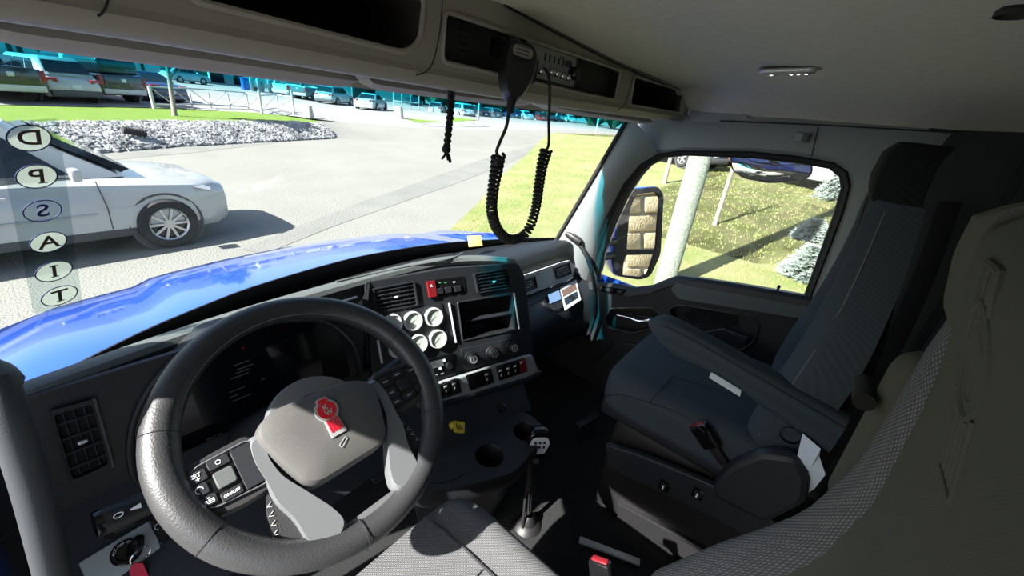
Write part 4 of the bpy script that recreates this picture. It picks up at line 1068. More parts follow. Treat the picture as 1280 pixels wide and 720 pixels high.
for k in range(4):
    pbox('knob_print', kq, -0.008 + 0.005 * k, 0.004 - 0.003 * k, 0.003, 0.016 - 0.001 * k, 0.0005, 'black', kn, 0.0001, base=0.005)
u, v = PM.uv(627, 510, 0.002)
so2 = lathe('power_socket', [(0.016, 0.0), (0.016, 0.004), (0.012, 0.005), (0.011, -0.01), (0, -0.01)], PM.mat(u, v, 0.0), 'gloss_black', db, 24)

# ---- cup holder tray below
ct = thing('cup_holder_tray', 'dark moulded tray with two cup holders under the centre panel', 'cup holder', (-0.05, -0.03, 0.0))
PZ = Plane((0, 0, 0.38), (1, 0, 0), (0, 1, 0))
def Zp(l): return [PZ.uv(x, y) for x, y in l]
tray = rpoly(Zp([(520, 575), (560, 558), (655, 513), (676, 528), (684, 542), (660, 572), (645, 590), (600, 603), (560, 612), (525, 618), (500, 612)]), 0.03, 6)
c1 = PZ.uv(612, 570); c2 = PZ.uv(657, 540); bin_ = rpoly(Zp([(520, 585), (560, 575), (585, 590), (560, 603), (522, 604)]), 0.02)
plate('deck', PZ, tray, 'dash_low', ct, 0.016, holes=[circ(*c1, 0.043, 28), circ(*c2, 0.040, 28), bin_], base=-0.016, bevel=0.003)
for c_, r in ((c1, 0.043), (c2, 0.040)):
    wv_ = lathe('cup_well', [(r + 0.003, 0.001), (r, 0.002), (r - 0.002, -0.002), (r - 0.006, -0.07), (0, -0.07)], PZ.mat(c_[0], c_[1], 0), 'black', ct, 28)
loft('bin_well', [[PZ.at(u, v, 0) for u, v in bin_], [PZ.at(u, v, -0.05) for u, v in shr(bin_, 0.85)]], 'black', ct, caps=True)
loft('skirt', [[PZ.at(u, v, -0.012) for u, v in tray], [PZ.at(u, v, -0.03) for u, v in shr(tray, 1.01)], [PZ.at(u, v, -0.055) for u, v in shr(tray, 0.97)], [PZ.at(u, v + 0.03, -0.12) for u, v in shr(tray, 0.80)], [PZ.at(u, v + 0.06, -0.38) for u, v in shr(tray, 0.55)]], 'dash', ct, caps=False)
# notch finger in the front cup
tube('cup_notch', smoothline([px(x, y, Z=0.372) for x, y in [(618, 588), (632, 592), (640, 580)]], 4), 0.004, 'gloss_black', ct, n=8)

# ================================================================== STEERING WHEEL AND COLUMN
tau = R_(35.8)
PW = Plane((-0.52, 0.007, 0.807), (1, 0, 0), (0, math.cos(tau), math.sin(tau)))
sw_ = thing('steering_wheel', 'black leather truck steering wheel with silver spokes and red emblem', 'steering wheel', (-0.52, 0.007, 0.807))
RM, RI = 0.2075, 0.0225
bm = bmesh.new()
addtube(bm, [PW.at(RM * math.cos(a), RM * math.sin(a)) for a in [2 * math.pi * k / 96 for k in range(96)]], [RI * (1.0 + 0.06 * math.cos(2 * a)) for a in [2 * math.pi * k / 96 for k in range(96)]], 20, True, up=(0, 0, 1))
rim = frombm('rim', bm, 'leather', sw_)
# seams across the leather and the stitched inner line
for a in (R_(20), R_(160), R_(262), R_(330), R_(205)):
    c_ = PW.at(RM * math.cos(a), RM * math.sin(a)); rad = (PW.a * math.cos(a) + PW.b * math.sin(a))
    tube('leather_seam', [c_ + (rad * math.cos(t) + PW.n * math.sin(t)) * (RI * 1.055) for t in [2 * math.pi * k / 20 for k in range(20)]], 0.0008, 'black', rim, n=5, closed=True)
bm = bmesh.new()
for k in range(150):
    a = R_(22 + 136 * k / 149)
    th = R_(150)
    c_ = PW.at(RM * math.cos(a), RM * math.sin(a)); rad = (PW.a * math.cos(a) + PW.b * math.sin(a)); tan = (PW.b * math.cos(a) - PW.a * math.sin(a))
    p = c_ + (rad * math.cos(th) + PW.n * math.sin(th)) * (RI * 1.0)
    addtube(bm, [p - tan * 0.0014 - PW.n * 0.001, p + tan * 0.0014 + PW.n * 0.001], 0.0005, 4)
stt = frombm('stitching', bm, 'grey_print', rim, False); stt['kind'] = 'stuff'
# hub / horn pad
ho = [(-0.070, 0.034), (0.060, 0.028), (0.100, 0.004), (0.090, -0.045), (0.074, -0.094), (0.055, -0.106), (-0.055, -0.106), (-0.072, -0.094), (-0.090, -0.045), (-0.104, 0.012)]
ho = rpoly(ho, 0.022, 5)
hr = []
for s, h in [(0.96, -0.030), (1.0, -0.012), (1.0, 0.008), (0.985, 0.018), (0.94, 0.025), (0.80, 0.029), (0.5, 0.031), (0.02, 0.032)]:
    hr.append([PW.at(u * s, -0.025 + (v + 0.025) * s, h) for u, v in ho])
loft('horn_pad', hr, 'hub_plastic', sw_)
rr_ = [[PW.at(u * 1.006, -0.025 + (v + 0.025) * 1.006, h) for u, v in ho] for h in (-0.016, -0.012)]
loft('pad_gap', rr_, 'hole', sw_, caps=False)
u_, v_ = 0.004, -0.066
tube('horn_symbol', [PW.at(-0.008, -0.070, 0.0322), PW.at(0.006, -0.062, 0.0322), PW.at(0.008, -0.066, 0.0322), PW.at(-0.006, -0.075, 0.0322), PW.at(-0.008, -0.070, 0.0322)], 0.0005, 'grey_print', sw_, n=5)
# red radiator-badge emblem
em = Plane(PW.at(0.0, 0.0, 0.0315), PW.a, PW.b)
def shield(s):
    p = []
    for k in range(0, 15): a = R_(-52 + 284 * k / 14); p.append((0.0165 * s * math.cos(a), -0.009 + 0.0165 * s * math.sin(a)))
    return [(0.011 * s, -0.048 - 0.002 * (s - 1) * 20)] + p + [(-0.011 * s, -0.048 - 0.002 * (s - 1) * 20)]
eb = plate('emblem', em, shield(1.16), 'silver', sw_, 0.003, base=0.0, bevel=0.0006)
plate('emblem_top', em, rpoly([(-0.0105, 0.004), (0.0105, 0.004), (0.009, 0.0135), (-0.009, 0.0135)], 0.002), 'silver', eb, 0.003, base=0.0)
plate('red_disc', em, circ(0, -0.009, 0.0148, 28), 'red_enamel', eb, 0.0012, base=0.003)
plate('red_crown', em, rpoly([(-0.008, 0.0055), (0.008, 0.0055), (0.007, 0.0112), (-0.007, 0.0112)], 0.001), 'red_enamel', eb, 0.0012, base=0.003)
for k in range(4):
    plate('red_stripe', em, rr(-0.0078 + 0.0052 * k, -0.036, 0.0032, 0.022, 0.0008), 'red_enamel', eb, 0.0012, base=0.003)
text('letter_k', 'K', em, -0.001, -0.004, 0.012, 'chrome', eb, base=0.0042, depth=0.0008, bold=0.0004)
text('letter_w', 'W', em, 0.001, -0.0145, 0.012, 'chrome', eb, base=0.0042, depth=0.0008, bold=0.0004)
# spokes: wide satin bows left and right, swept down to the rim
for s in (-1, 1):
    sp_ = [(0.086, 0.010), (0.098, -0.020), (0.092, -0.062), (0.070, -0.105), (0.048, -0.150), (0.040, -0.180), (0.062, -0.196), (0.092, -0.188), (0.098, -0.170), (0.100, -0.130), (0.112, -0.095), (0.112, -0.060), (0.116, -0.020), (0.110, 0.012)]
    sp_ = rpoly([(u * s, v) for u, v in sp_], 0.015, 4)
    rgs = [[PW.at(0.085 * s + (u - 0.085 * s) * k, -0.09 + (v + 0.09) * k, h) for u, v in sp_] for k, h in [(0.97, -0.016), (1.0, -0.008), (1.0, 0.006), (0.92, 0.014)]]
    spk = loft('spoke', rgs, 'satin', sw_)
    # leather gusset with cross stitching where the spoke meets the rim
    gs = rpoly([(u * s, v) for u, v in [(0.100, -0.075), (0.114, -0.070), (0.124, -0.10), (0.132, -0.158), (0.098, -0.186), (0.094, -0.15)]], 0.01)
    gsr = [[PW.at(u, v, h) for u, v in gs] for h in (-0.014, 0.0)]
    gst = loft('gusset', gsr, 'leather', sw_)
    bm = bmesh.new()
    for k in range(11):
        t = k / 10; p = PW.at(s * (0.1175 + 0.012 * t), -0.088 - 0.064 * t, 0.001)
        addtube(bm, [p + PW.a * 0.003, p - PW.a * 0.003 + PW.b * (0.003 if k % 2 else -0.003)], 0.0006, 4)
    s_ = frombm('cross_stitch', bm, 'stitch', gst, False); s_['kind'] = 'stuff'
    # button pod
    pod = rpoly([(u * s, v) for u, v in [(0.100, 0.020), (0.195, 0.014), (0.210, -0.020), (0.195, -0.062), (0.150, -0.074), (0.100, -0.072)]], 0.018, 5)
    pr_ = [[PW.at(0.15 * s + (u - 0.15 * s) * k, -0.028 + (v + 0.028) * k, h) for u, v in pod] for k, h in [(1.0, -0.018), (1.0, 0.0), (0.94, 0.006)]]
    pdm = loft('button_pod', pr_, 'leather' if s < 0 else 'leather', sw_)
    inner = rpoly([(u * s, v) for u, v in [(0.106, 0.010), (0.178, 0.006), (0.192, -0.010), (0.192, -0.032), (0.178, -0.056), (0.106, -0.062)]], 0.012, 5)
    plate('bezel', PW, inner, 'gloss_black', pdm, 0.005, base=0.005, bevel=0.0015)
    tube('bezel_ring', [PW.at(u, v, 0.0095) for u, v in inner], 0.0012, 'satin' if s < 0 else 'dash', pdm, n=6, closed=True)
    PWp = Plane(PW.at(0, 0, 0.010), PW.a, PW.b)
    cells = [(0.122, -0.006, 0.024, 0.020), (0.122, -0.030, 0.024, 0.020), (0.122, -0.050, 0.024, 0.014), (0.151, -0.003, 0.026, 0.012), (0.151, -0.050, 0.026, 0.012), (0.179, -0.008, 0.020, 0.016), (0.181, -0.027, 0.018, 0.016), (0.178, -0.044, 0.018, 0.012)] if s > 0 else \
            [(0.122, -0.026, 0.026, 0.062), (0.151, -0.002, 0.026, 0.014), (0.151, -0.050, 0.026, 0.013), (0.178, -0.008, 0.022, 0.016), (0.180, -0.026, 0.018, 0.016), (0.177, -0.044, 0.020, 0.014)]
    for (cu, cv_, cw, chh) in cells:
        plate('button', PWp, rr(cu * s, cv_, cw, chh, 0.003), 'dash_low', pdm, 0.003, base=-0.0005, bevel=0.0008)
    plate('roller', PWp, rr(0.151 * s, -0.026, 0.024, 0.024, 0.004), 'dash' if s > 0 else 'dash_pad', pdm, 0.005, base=0.0, bevel=0.0015)
    if s < 0:
        for (tx, cu, cv_, sz) in [('SET', -0.179, -0.006, 0.0075), ('+', -0.178, -0.012, 0.009), ('RES', -0.176, -0.046, 0.0075), ('-', -0.176, -0.040, 0.009), ('ON/OFF', -0.151, -0.050, 0.0055)]:
            text('lettering', tx, PWp, cu, cv_, sz, 'white_print', pdm, base=0.0028, bold=0.0001)
        tube('speed_symbol', [PWp.at(-0.181 + 0.0045 * math.cos(k), -0.026 + 0.0045 * math.sin(k), 0.003) for k in [i * 0.5 for i in range(10)]], 0.0006, 'white_print', pdm, n=5)
        tube('speed_symbol', [PWp.at(-0.151 + 0.003 * math.cos(k), -0.002 + 0.003 * math.sin(k), 0.003) for k in [i * 0.5 for i in range(12)]], 0.0005, 'white_print', pdm, n=5)
    else:
        for (cu, cv_) in [(0.122, -0.006), (0.122, -0.030), (0.122, -0.050), (0.151, -0.003), (0.151, -0.050), (0.181, -0.008)]:
            pbox('button_symbol', PWp, cu, cv_, 0.010, 0.003, 0.0005, 'grey_print', pdm, 0.0001, base=0.0026)
# lower bow joining the two spokes
bw = rpoly([(-0.06, -0.178), (0.06, -0.178), (0.075, -0.192), (0.05, -0.205), (-0.05, -0.205), (-0.075, -0.192)], 0.012)
loft('lower_bow', [[PW.at(u, v, h) for u, v in bw] for h in (-0.014, 0.002)], 'satin', sw_)

sc_ = thing('steering_column', 'black steering column shroud with stalks behind the wheel', 'steering column', (-0.52, 0.2, 0.6))
PWd = Plane(PW.at(0, -0.02, -0.035), PW.a, PW.b)
axis_end = V((-0.52, 0.32, 0.50))
rg = []
for t, w_, h_ in [(0, 0.065, 0.06), (0.25, 0.085, 0.075), (0.6, 0.09, 0.085), (1, 0.095, 0.09)]:
    c_ = PWd.o.lerp(axis_end, t); rg.append([c_ + PW.a * (w_ * math.copysign(abs(math.cos(a)) ** 0.6, math.cos(a))) + PW.b * (h_ * math.copysign(abs(math.sin(a)) ** 0.6, math.sin(a))) for a in [2 * math.pi * k / 24 for k in range(24)]])
loft('shroud', rg, 'dash', sc_)
lathe('lit_shroud_ring', [(0.075, -0.012), (0.085, 0.0), (0.080, 0.012), (0.05, 0.014)], PWd.mat(0, 0.01, 0.010), 'satin', sc_, 36)  # satin ring gives the upper shroud its sunlit look by colour
# washer stalk reaching out beside the rim
a_, b_ = px(128, 652, Y=0.085), px(205, 618, Y=0.09); c_ = V((-0.56, 0.10, 0.73))
st_ = tube('stalk', smoothline([a_, a_.lerp(b_, 0.12), b_, c_], 4), [0.016, 0.019, 0.019, 0.019, 0.019, 0.019, 0.018, 0.018, 0.017, 0.016, 0.014, 0.013, 0.012], 'black', sc_, n=14)
ps = Plane(a_.lerp(b_, 0.42) + V((0.0, -0.014, 0.0125)), (b_ - a_), V((0, 0.7, 1)))
tube('washer_symbol', [ps.at(-0.012 + 0.005 * math.cos(k), 0.003 * math.sin(k), 0.003) for k in [i * 0.5 for i in range(13)]], 0.0007, 'white_print', st_, n=5)
plate('washer_symbol', ps, [(0.0, -0.001), (0.012, -0.0035), (0.012, 0.0035), (0.0, 0.001)], 'white_print', st_, 0.0008, base=0.0025)
lathe('stalk_end', [(0.0175, -0.004), (0.0185, 0.0), (0.0185, 0.008), (0.016, 0.010)], Plane(a_, (b_ - a_).orthogonal(), (b_ - a_).cross((b_ - a_).orthogonal())).mat(0, 0, -0.004), 'gloss_black', st_, 20)
# gear selector stalk on the other side
a_, b_ = px(503, 452, Y=0.13), px(455, 488, Y=0.12)
st2 = tube('stalk', [a_, a_.lerp(b_, 0.15), a_.lerp(b_, 0.7), b_, V((-0.44, 0.14, 0.70))], [0.014, 0.017, 0.017, 0.014, 0.012], 'black', sc_, n=14)
ps = Plane(a_.lerp(b_, 0.55) + V((-0.008, -0.016, 0.006)), (a_ - b_), V((0, 0.6, 1)))
plate('symbol_house', ps, [(-0.010, -0.008), (0.010, -0.008), (0.010, 0.004), (0, 0.011), (-0.010, 0.004)], 'white_print', st2, 0.0008, holes=[[(-0.008, -0.006), (0.008, -0.006), (0.008, 0.003), (0, 0.0085), (-0.008, 0.003)]], base=0.003)
tube('symbol_ring', [ps.at(0.004 * math.cos(k), -0.001 + 0.004 * math.sin(k), 0.0035) for k in [i * 0.5 for i in range(13)]], 0.0006, 'white_print', st2, n=5)
lathe('silver_cap', [(0.013, 0), (0.016, 0.006), (0.012, 0.011), (0, 0.012)], Plane(px(465, 472, Y=0.16), (0.5, 0.5, 0), (0.2, -0.3, 1)).mat(), 'satin', sc_, 18)

# ------------------------------------------------------------------ ignition key with its red tag
ky = thing('ignition_key', 'black ignition key in the lock with a red tag', 'key', tuple(PK.at(KEY_U, KEY_V, 0.01)))
kp_ = Plane(PK.at(KEY_U + 0.006, KEY_V + 0.002, 0.012), PK.a * 0.5 + PK.n * 0.86, PK.b + PK.a * 0.55)
plate('bow', kp_, rpoly([(-0.004, -0.014), (0.022, -0.017), (0.032, -0.008), (0.032, 0.010), (0.022, 0.017), (-0.004, 0.012)], 0.008), 'gloss_black', ky, 0.008, base=-0.004, bevel=0.002)
rc = kp_.at(0.026, -0.012, 0); 
tube('ring', [rc + V((0.014 * math.cos(a), 0.004 * math.cos(a), -0.010 + 0.014 * math.sin(a))) for a in [2 * math.pi * k / 20 for k in range(20)]], 0.0012, 'chrome', ky, n=6, closed=True)
tg = px(168, 712, Y=rc.y - 0.004)
pt = Plane(tg, (1, 0, 0), (0, 0.15, 1))
plate('tag', pt, rpoly([(-0.010, -0.06), (0.012, -0.06), (0.012, 0.004), (0.002, 0.016), (-0.006, 0.004)], 0.002), 'red_tag', ky, 0.002)

# ------------------------------------------------------------------ grab handles
gh = tube('grab_handle', smoothline([px(-22, 470, Y=0.16), px(0, 492, Y=0.115), px(34, 590, Y=0.10), px(60, 690, Y=0.09), px(82, 780, Y=0.10)], 6), [0.018] * 2 + [0.023] * 4 + [0.0175] * 19, 'grip_rubber', None, n=16)
tag(gh, 'thick black grab handle at the driver side pillar', 'grab handle')
g2 = thing('grab_handle', 'slim black grab handle on the passenger windscreen pillar', 'grab handle', tuple(px(725, 320, X=0.90)))
tube('bar', smoothline([px(712, 296, X=0.875), px(724, 305, X=0.89), px(735, 325, X=0.90), px(743, 355, X=0.905), px(744, 390, X=0.90), px(735, 420, X=0.90)], 6), 0.010, 'black', g2, n=12)
a_, b_ = px(708, 291, X=0.872), px(726, 303, X=0.885)
tube('upper_socket', [a_, a_.lerp(b_, 0.2), a_.lerp(b_, 0.8), b_], [0.013, 0.018, 0.019, 0.015], 'black', g2, n=12)

# ------------------------------------------------------------------ yellow card on the dash top
nc = box('parking_card', px(598, 306, Z=0.80) + V((0.0, 0.02, 0.01)), (0.06, 0.004, 0.045), 'note', None, axes=((0.93, -0.36, 0), (0.30, 0.78, -0.55), (0.2, 0.5, 0.84)), bevel=0.001)
tag(nc, 'small yellow card standing on the dash top by the windscreen', 'card')
# ------------------------------------------------------------------ tall gear lever rising from the floor
gv = thing('gear_lever', 'tall floor gear lever with black knob and white shift pattern', 'gear lever', (0.083, -0.108, 0.0))
kx = 0.08
tp = px(676, 548, X=kx); nk = px(664, 575, X=kx); mm_ = px(662, 612, X=kx); bs = px(660, 652, X=kx)
tube('shaft', [bs, mm_.lerp(bs, 0.3), mm_], 0.008, 'chrome', gv, n=12)
tube('rod', [bs + V((-0.03, 0.0, 0)), mm_ + V((-0.022, 0, 0.0)), mm_ + V((-0.008, 0, 0.02))], 0.0045, 'black', gv, n=8)
tube('sleeve', [mm_ + V((0, 0, -0.01)), mm_, nk], [0.012, 0.0165, 0.0175], 'dash', gv, n=14)
lathe('boot', [(0.05, 0), (0.04, 0.012), (0.028, 0.018), (0.02, 0.04), (0.012, 0.05)], Matrix.Translation((bs.x, bs.y, 0.0)), 'black', gv, 20)
kd = (tp - nk).normalized(); 
pk_ = Plane(tp, V((1, 0, 0)) - kd * kd.x, kd)
rg = []
KN = V((-0.55, -0.60, 0.58)).normalized()      # the badge looks up at the driver
pkb = Plane(tp.lerp(nk, 0.25), V((0.0, 0.0, 1)).cross(KN), V((0, 0, 1)))
if pkb.n.dot(KN) < 0: pkb.n = -pkb.n; pkb.a = -pkb.a
ol = rpoly([(1.3 * u, 1.3 * v) for u, v in [(-0.022, 0.042), (0.022, 0.042), (0.032, 0.015), (0.026, -0.03), (0.016, -0.050), (-0.016, -0.050), (-0.026, -0.03), (-0.032, 0.015)]], 0.014, 4)
for s, h in [(0.45, -0.040), (0.85, -0.032), (1.0, -0.014), (1.0, 0.002), (0.92, 0.010), (0.80, 0.013)]:
    rg.append([pkb.at(u * s, v * s, h) for u, v in ol])
loft('knob', rg, 'gloss_black', gv)
bd = plate('badge', pkb, rpoly([(-0.022, 0.040), (0.022, 0.040), (0.033, 0.016), (0.020, -0.028), (-0.020, -0.028), (-0.033, 0.016)], 0.012), 'badge_white', gv, 0.003, base=0.012, bevel=0.0006)
for i in range(3):
    for j in range(2):
        pbox('gear_mark', pkb, -0.014 + 0.014 * i, 0.020 - 0.018 * j, 0.008, 0.011, 0.0008, 'black', bd, 0.0002, base=0.015)
pbox('range_switch', pkb, -0.002, -0.058, 0.018, 0.018, 0.014, 'satin', gv, 0.003, base=0.004)

# ================================================================== SEATS
def interp(tab, z):
    if z <= tab[0][0]: return tab[0][1:]
    for a, b in zip(tab, tab[1:]):
        if z <= b[0]:
            t = (z - a[0]) / (b[0] - a[0]); t = t * t * (3 - 2 * t) if False else t
            return tuple(p + (q - p) * t for p, q in zip(a[1:], b[1:]))
    return tab[-1][1:]
def sstep(a, b, x):
    t = max(0, min(1, (x - a) / (b - a))); return t * t * (3 - 2 * t)
class Back:
    def __init__(s, cx, tab, thin=0.0): s.cx = cx; s.tab = tab; s.thin = thin; s.edge = 0.055 - 0.04 * thin
    def pt(s, z, u, off=0.0):
        w_, yc, b = interp(s.tab, z); a = abs(u)
        y = yc + b * sstep(0.5, 0.82, a) - s.edge * max(0, (a - 0.80) / 0.20) ** 2.2
        return V((s.cx + w_ * u, y + off, z))
    def patch(s, name, z0, z1, u0, u1, m, parent, thick=0.05, nz=14, nu=10, puff=0.006):
        rings = []
        for i in range(nz + 1):
            z = z0 + (z1 - z0) * i / nz; f = []; b = []
            ez = min(1, min(i, nz - i) / 2.0)
            for j in range(nu + 1):
                u = u0 + (u1 - u0) * j / nu; eu = min(1, min(j, nu - j) / 2.0)
                f.append(s.pt(z, u, puff * math.sqrt(max(0, min(ez, eu)))))
                b.append(s.pt(z, u * 0.97, -thick * (1 - s.thin * sstep(0.7, 1.25, z))))
            rings.append(f + b[::-1])
        return loft(name, rings, m, parent)
    def line(s, name, zs_us, parent, r=0.0018, m='seam', off=0.004):
        return tube(name, smoothline([s.pt(z, u, off) for z, u in zs_us], 4), r, m, parent, n=6)
def cushion(name, cx, hw, ztop, y0, y1, m, parent, depth=0.13, crown=0.012, corner=0.075):
    """padded seat: rings across, from the rounded front (y0) to the back (y1)"""
    rings = []
    N = 40
    for (t, k) in [(0, 0.0), (0.012, 0.35), (0.03, 0.6), (0.06, 0.8), (0.10, 0.93), (0.16, 1.0), (0.3, 1.0), (0.6, 1.0), (0.85, 1.0), (1.0, 1.0)]:
        y = y0 + (y1 - y0) * t; w_ = hw - corner * (1 - k); r = []
        for j in range(N):
            a = 2 * math.pi * j / N; ca, sa = math.cos(a), math.sin(a)
            x = cx + w_ * math.copysign(abs(ca) ** 0.35, ca)
            zz = ztop - depth / 2 - 0.012 * (1 - k) + (depth / 2 * (0.55 + 0.45 * k)) * math.copysign(abs(sa) ** 0.45, sa)
            if sa > 0: zz += crown * (1 - ((x - cx) / hw) ** 2) * 0 + crown * sstep(0.62, 0.85, abs(x - cx) / hw) * k
            r.append(V((x, y, zz)))
        rings.append(r)
    return loft(name, rings, m, parent)

# ---- driver's seat
ds = thing('driver_seat', 'mesh cloth driver seat with an embossed emblem on its plain backrest panel', 'seat', (-0.52, -0.4, 0.0))
DB = Back(-0.52, [(0.46, 0.24, -0.60, 0.09), (0.55, 0.25, -0.605, 0.10), (0.72, 0.262, -0.635, 0.10), (0.84, 0.258, -0.652, 0.066), (0.90, 0.252, -0.660, 0.046), (0.96, 0.246, -0.667, 0.028), (1.05, 0.235, -0.667, 0.014), (1.15, 0.210, -0.650, 0.003), (1.20, 0.180, -0.638, 0.0), (1.24, 0.150, -0.628, 0.0), (1.27, 0.128, -0.618, 0.0), (1.295, 0.10, -0.613, 0.0), (1.31, 0.05, -0.622, 0.0)])
DB.patch('backrest_panel', 0.50, 1.31, -0.66, 0.66, 'seat_plain', ds, 0.08, 36, 12)
for s in (-1, 1):
    DB.patch('side_bolster', 0.47, 1.225, 0.655 * s, 1.0 * s, 'seat_mesh', ds, 0.10, 24, 10)
for s in (-1, 1): DB.patch('headrest_side', 1.222, 1.31, 0.60 * s, 1.0 * s, 'seat_plain', ds, 0.08, 10, 8)
DB.patch('back_shell', 0.47, 1.307, -0.97, 0.97, 'seat_dark', ds, 0.11, 20, 10, -0.05)
# embossed badge, raised from the panel
def emb(name, pts, r=0.0022, closed=False):
    P = []
    if not closed: pts = [(a[0] + (b[0] - a[0]) * k / 5, a[1] + (b[1] - a[1]) * k / 5) for a, b in zip(pts, pts[1:]) for k in range(5)] + [pts[-1]]
    for (ex, ez) in pts:
        z = 1.225 + ez; w_ = interp(DB.tab, z)[0]; P.append(DB.pt(z, (ex + 0.02) / w_, 0.0052))
    return tube(name, P, r * 0.75, 'seat_plain', ds, n=7, closed=closed)
ring_ = [(0.022 * math.cos(a), 0.012 + 0.026 * math.sin(a)) for a in [2 * math.pi * k / 24 for k in range(24)]]
emb('embossed_ring', ring_, 0.0030, True)
emb('embossed_ring', [(x * 0.72, 0.012 + (z - 0.012) * 0.72) for x, z in ring_], 0.0018, True)
emb('embossed_outline', [(-0.018, -0.008), (-0.016, -0.052), (0.016, -0.052), (0.018, -0.008)], 0.0028)
for k in range(3): emb('embossed_stripe', [(-0.008 + 0.008 * k, -0.014), (-0.007 + 0.007 * k, -0.049)], 0.0022)
emb('embossed_crown', [(-0.013, 0.036), (-0.011, 0.054), (0.011, 0.054), (0.013, 0.036)], 0.0028)
for k in range(2): emb('embossed_stripe', [(-0.004 + 0.008 * k, 0.038), (-0.004 + 0.008 * k, 0.052)], 0.0020)
emb('embossed_letter', [(-0.007, 0.026), (-0.007, 0.014), (-0.007, 0.020), (0.004, 0.027), (-0.005, 0.020), (0.005, 0.013)], 0.0016)
emb('embossed_letter', [(-0.008, 0.009), (-0.004, -0.003), (0.0, 0.006), (0.004, -0.003), (0.008, 0.009)], 0.0016)
cushion('seat_cushion', -0.52, 0.255, 0.505, -0.085, -0.62, 'seat_mesh', ds)
seamline('cushion_seam', smoothline([V((-0.375, -0.10, 0.497)), V((-0.372, -0.2, 0.510)), V((-0.37, -0.4, 0.511)), V((-0.37, -0.58, 0.508))], 4), ds, 0.0015)
seamline('cushion_seam', smoothline([V((-0.665, -0.10, 0.497)), V((-0.668, -0.2, 0.510)), V((-0.67, -0.4, 0.511)), V((-0.67, -0.58, 0.508))], 4), ds, 0.0015)
seamline('cushion_seam', [V((-0.665, -0.27, 0.508)), V((-0.52, -0.275, 0.508)), V((-0.375, -0.27, 0.508))], ds, 0.0012)
box('seat_base', (-0.52, -0.36, 0.20), (0.40, 0.44, 0.36), 'seat_plastic', ds, bevel=0.03)
box('seat_pan', (-0.52, -0.37, 0.375), (0.47, 0.50, 0.05), 'seat_plastic', ds, bevel=0.015)
# folded-up armrest seen past the bolster, with its pivot cap
A0, A1 = px(1075, 610, X=-0.215), px(1150, 480, X=-0.215)
ad = (A1 - A0).normalized(); asd = V((1, 0, 0)); an = ad.cross(asd)
box('folded_armrest', (A0 + A1) / 2 + ad * 0.0 + V((0.0, -0.01, 0.0)), (0.055, 0.075, (A1 - A0).length + 0.07), 'seat_plain', ds, axes=(asd, an, ad), bevel=0.03, seg=4)
tube('armrest_pivot', [px(1080, 503, X=-0.24), px(1080, 503, X=-0.24) + V((0.05, 0, 0))], 0.010, 'hole', ds, n=20)
# belt buckle of the driver's seat
def buckle(parent, top, low, wdt=0.045):
    d = (top - low).normalized(); sx = V((0, 1, 0)) - d * d.y; sx.normalize(); nx_ = sx.cross(d)
    box('belt_buckle', top.lerp(low, 0.30), (wdt, 0.024, (top - low).length * 0.60), 'gloss_black', parent, axes=(sx, nx_, d), bevel=0.005)
    box('release_button', top + d * -0.003, (wdt * 0.76, 0.015, 0.012), 'red_plastic', parent, axes=(sx, nx_, d), bevel=0.003)
    box('buckle_stalk', top.lerp(low, 0.80), (wdt * 0.55, 0.012, (top - low).length * 0.5), 'black', parent, axes=(sx, nx_, d), bevel=0.003)
buckle(ds, px(750, 700, X=-0.20), px(768, 740, X=-0.22) + V((0, 0, -0.08)))

# ---- passenger's seat
ps_ = thing('passenger_seat', 'dark cloth passenger seat with tall headrest and raised armrest', 'seat', (0.52, -0.45, 0.0))
PBk = Back(0.53, [(0.56, 0.24, -0.625, 0.05), (0.64, 0.245, -0.635, 0.06), (0.74, 0.245, -0.645, 0.062), (0.84, 0.240, -0.650, 0.052), (0.94, 0.230, -0.648, 0.040), (1.04, 0.210, -0.640, 0.026), (1.12, 0.190, -0.628, 0.014), (1.20, 0.172, -0.614, 0.006), (1.26, 0.160, -0.602, 0.003), (1.31, 0.140, -0.602, 0.0), (1.335, 0.10, -0.615, 0.0)], 0.42)
PBk.patch('backrest_panel', 0.60, 1.09, -0.62, 0.62, 'seat_cloth', ps_, 0.05, 18, 10)
PBk.patch('mesh_panel', 1.085, 1.215, -0.62, 0.62, 'seat_dark', ps_, 0.05, 10, 10)
for s in (-1, 1):
    PBk.patch('side_bolster', 0.58, 1.22, 0.585 * s, 1.0 * s, 'seat_cloth', ps_, 0.10, 20, 10)
PBk.patch('headrest', 1.21, 1.335, -1, 1, 'seat_dark', ps_, 0.09, 10, 16, 0.006)
PBk.patch('back_shell', 0.58, 1.28, -0.95, 0.95, 'seat_dark', ps_, 0.115, 18, 10, -0.06)
PBk.line('backrest_seam', [(1.03, -0.62), (1.075, -0.4), (1.088, 0), (1.075, 0.4), (1.03, 0.62)], ps_)
for s in (-1, 1): PBk.line('bolster_seam', [(0.62, 0.62 * s), (0.8, 0.62 * s), (1.0, 0.62 * s), (1.2, 0.62 * s)], ps_)
for s in (-1,): PBk.line('piping', [(0.62, 0.97 * s), (0.8, 0.97 * s), (1.0, 0.97 * s), (1.2, 0.97 * s)], ps_, 0.0022, 'dash_pad', 0.0)
cushion('seat_cushion', 0.52, 0.25, 0.605, -0.165, -0.68, 'seat_cloth', ps_, 0.16, 0.008, 0.09)
zc = 0.609
seamline('cushion_seam', smoothline([px(x, y, Z=zc) for x, y in [(755, 496), (775, 493), (810, 503), (850, 517), (880, 540)]], 5), ps_, 0.0016)
seamline('cushion_seam', smoothline([px(x, y, Z=zc) for x, y in [(812, 503), (825, 487), (840, 470)]], 4), ps_, 0.0014)
seamline('cushion_seam', smoothline([px(x, y, Z=zc) for x, y in [(840, 470), (880, 482), (930, 500)]], 4), ps_, 0.0014)
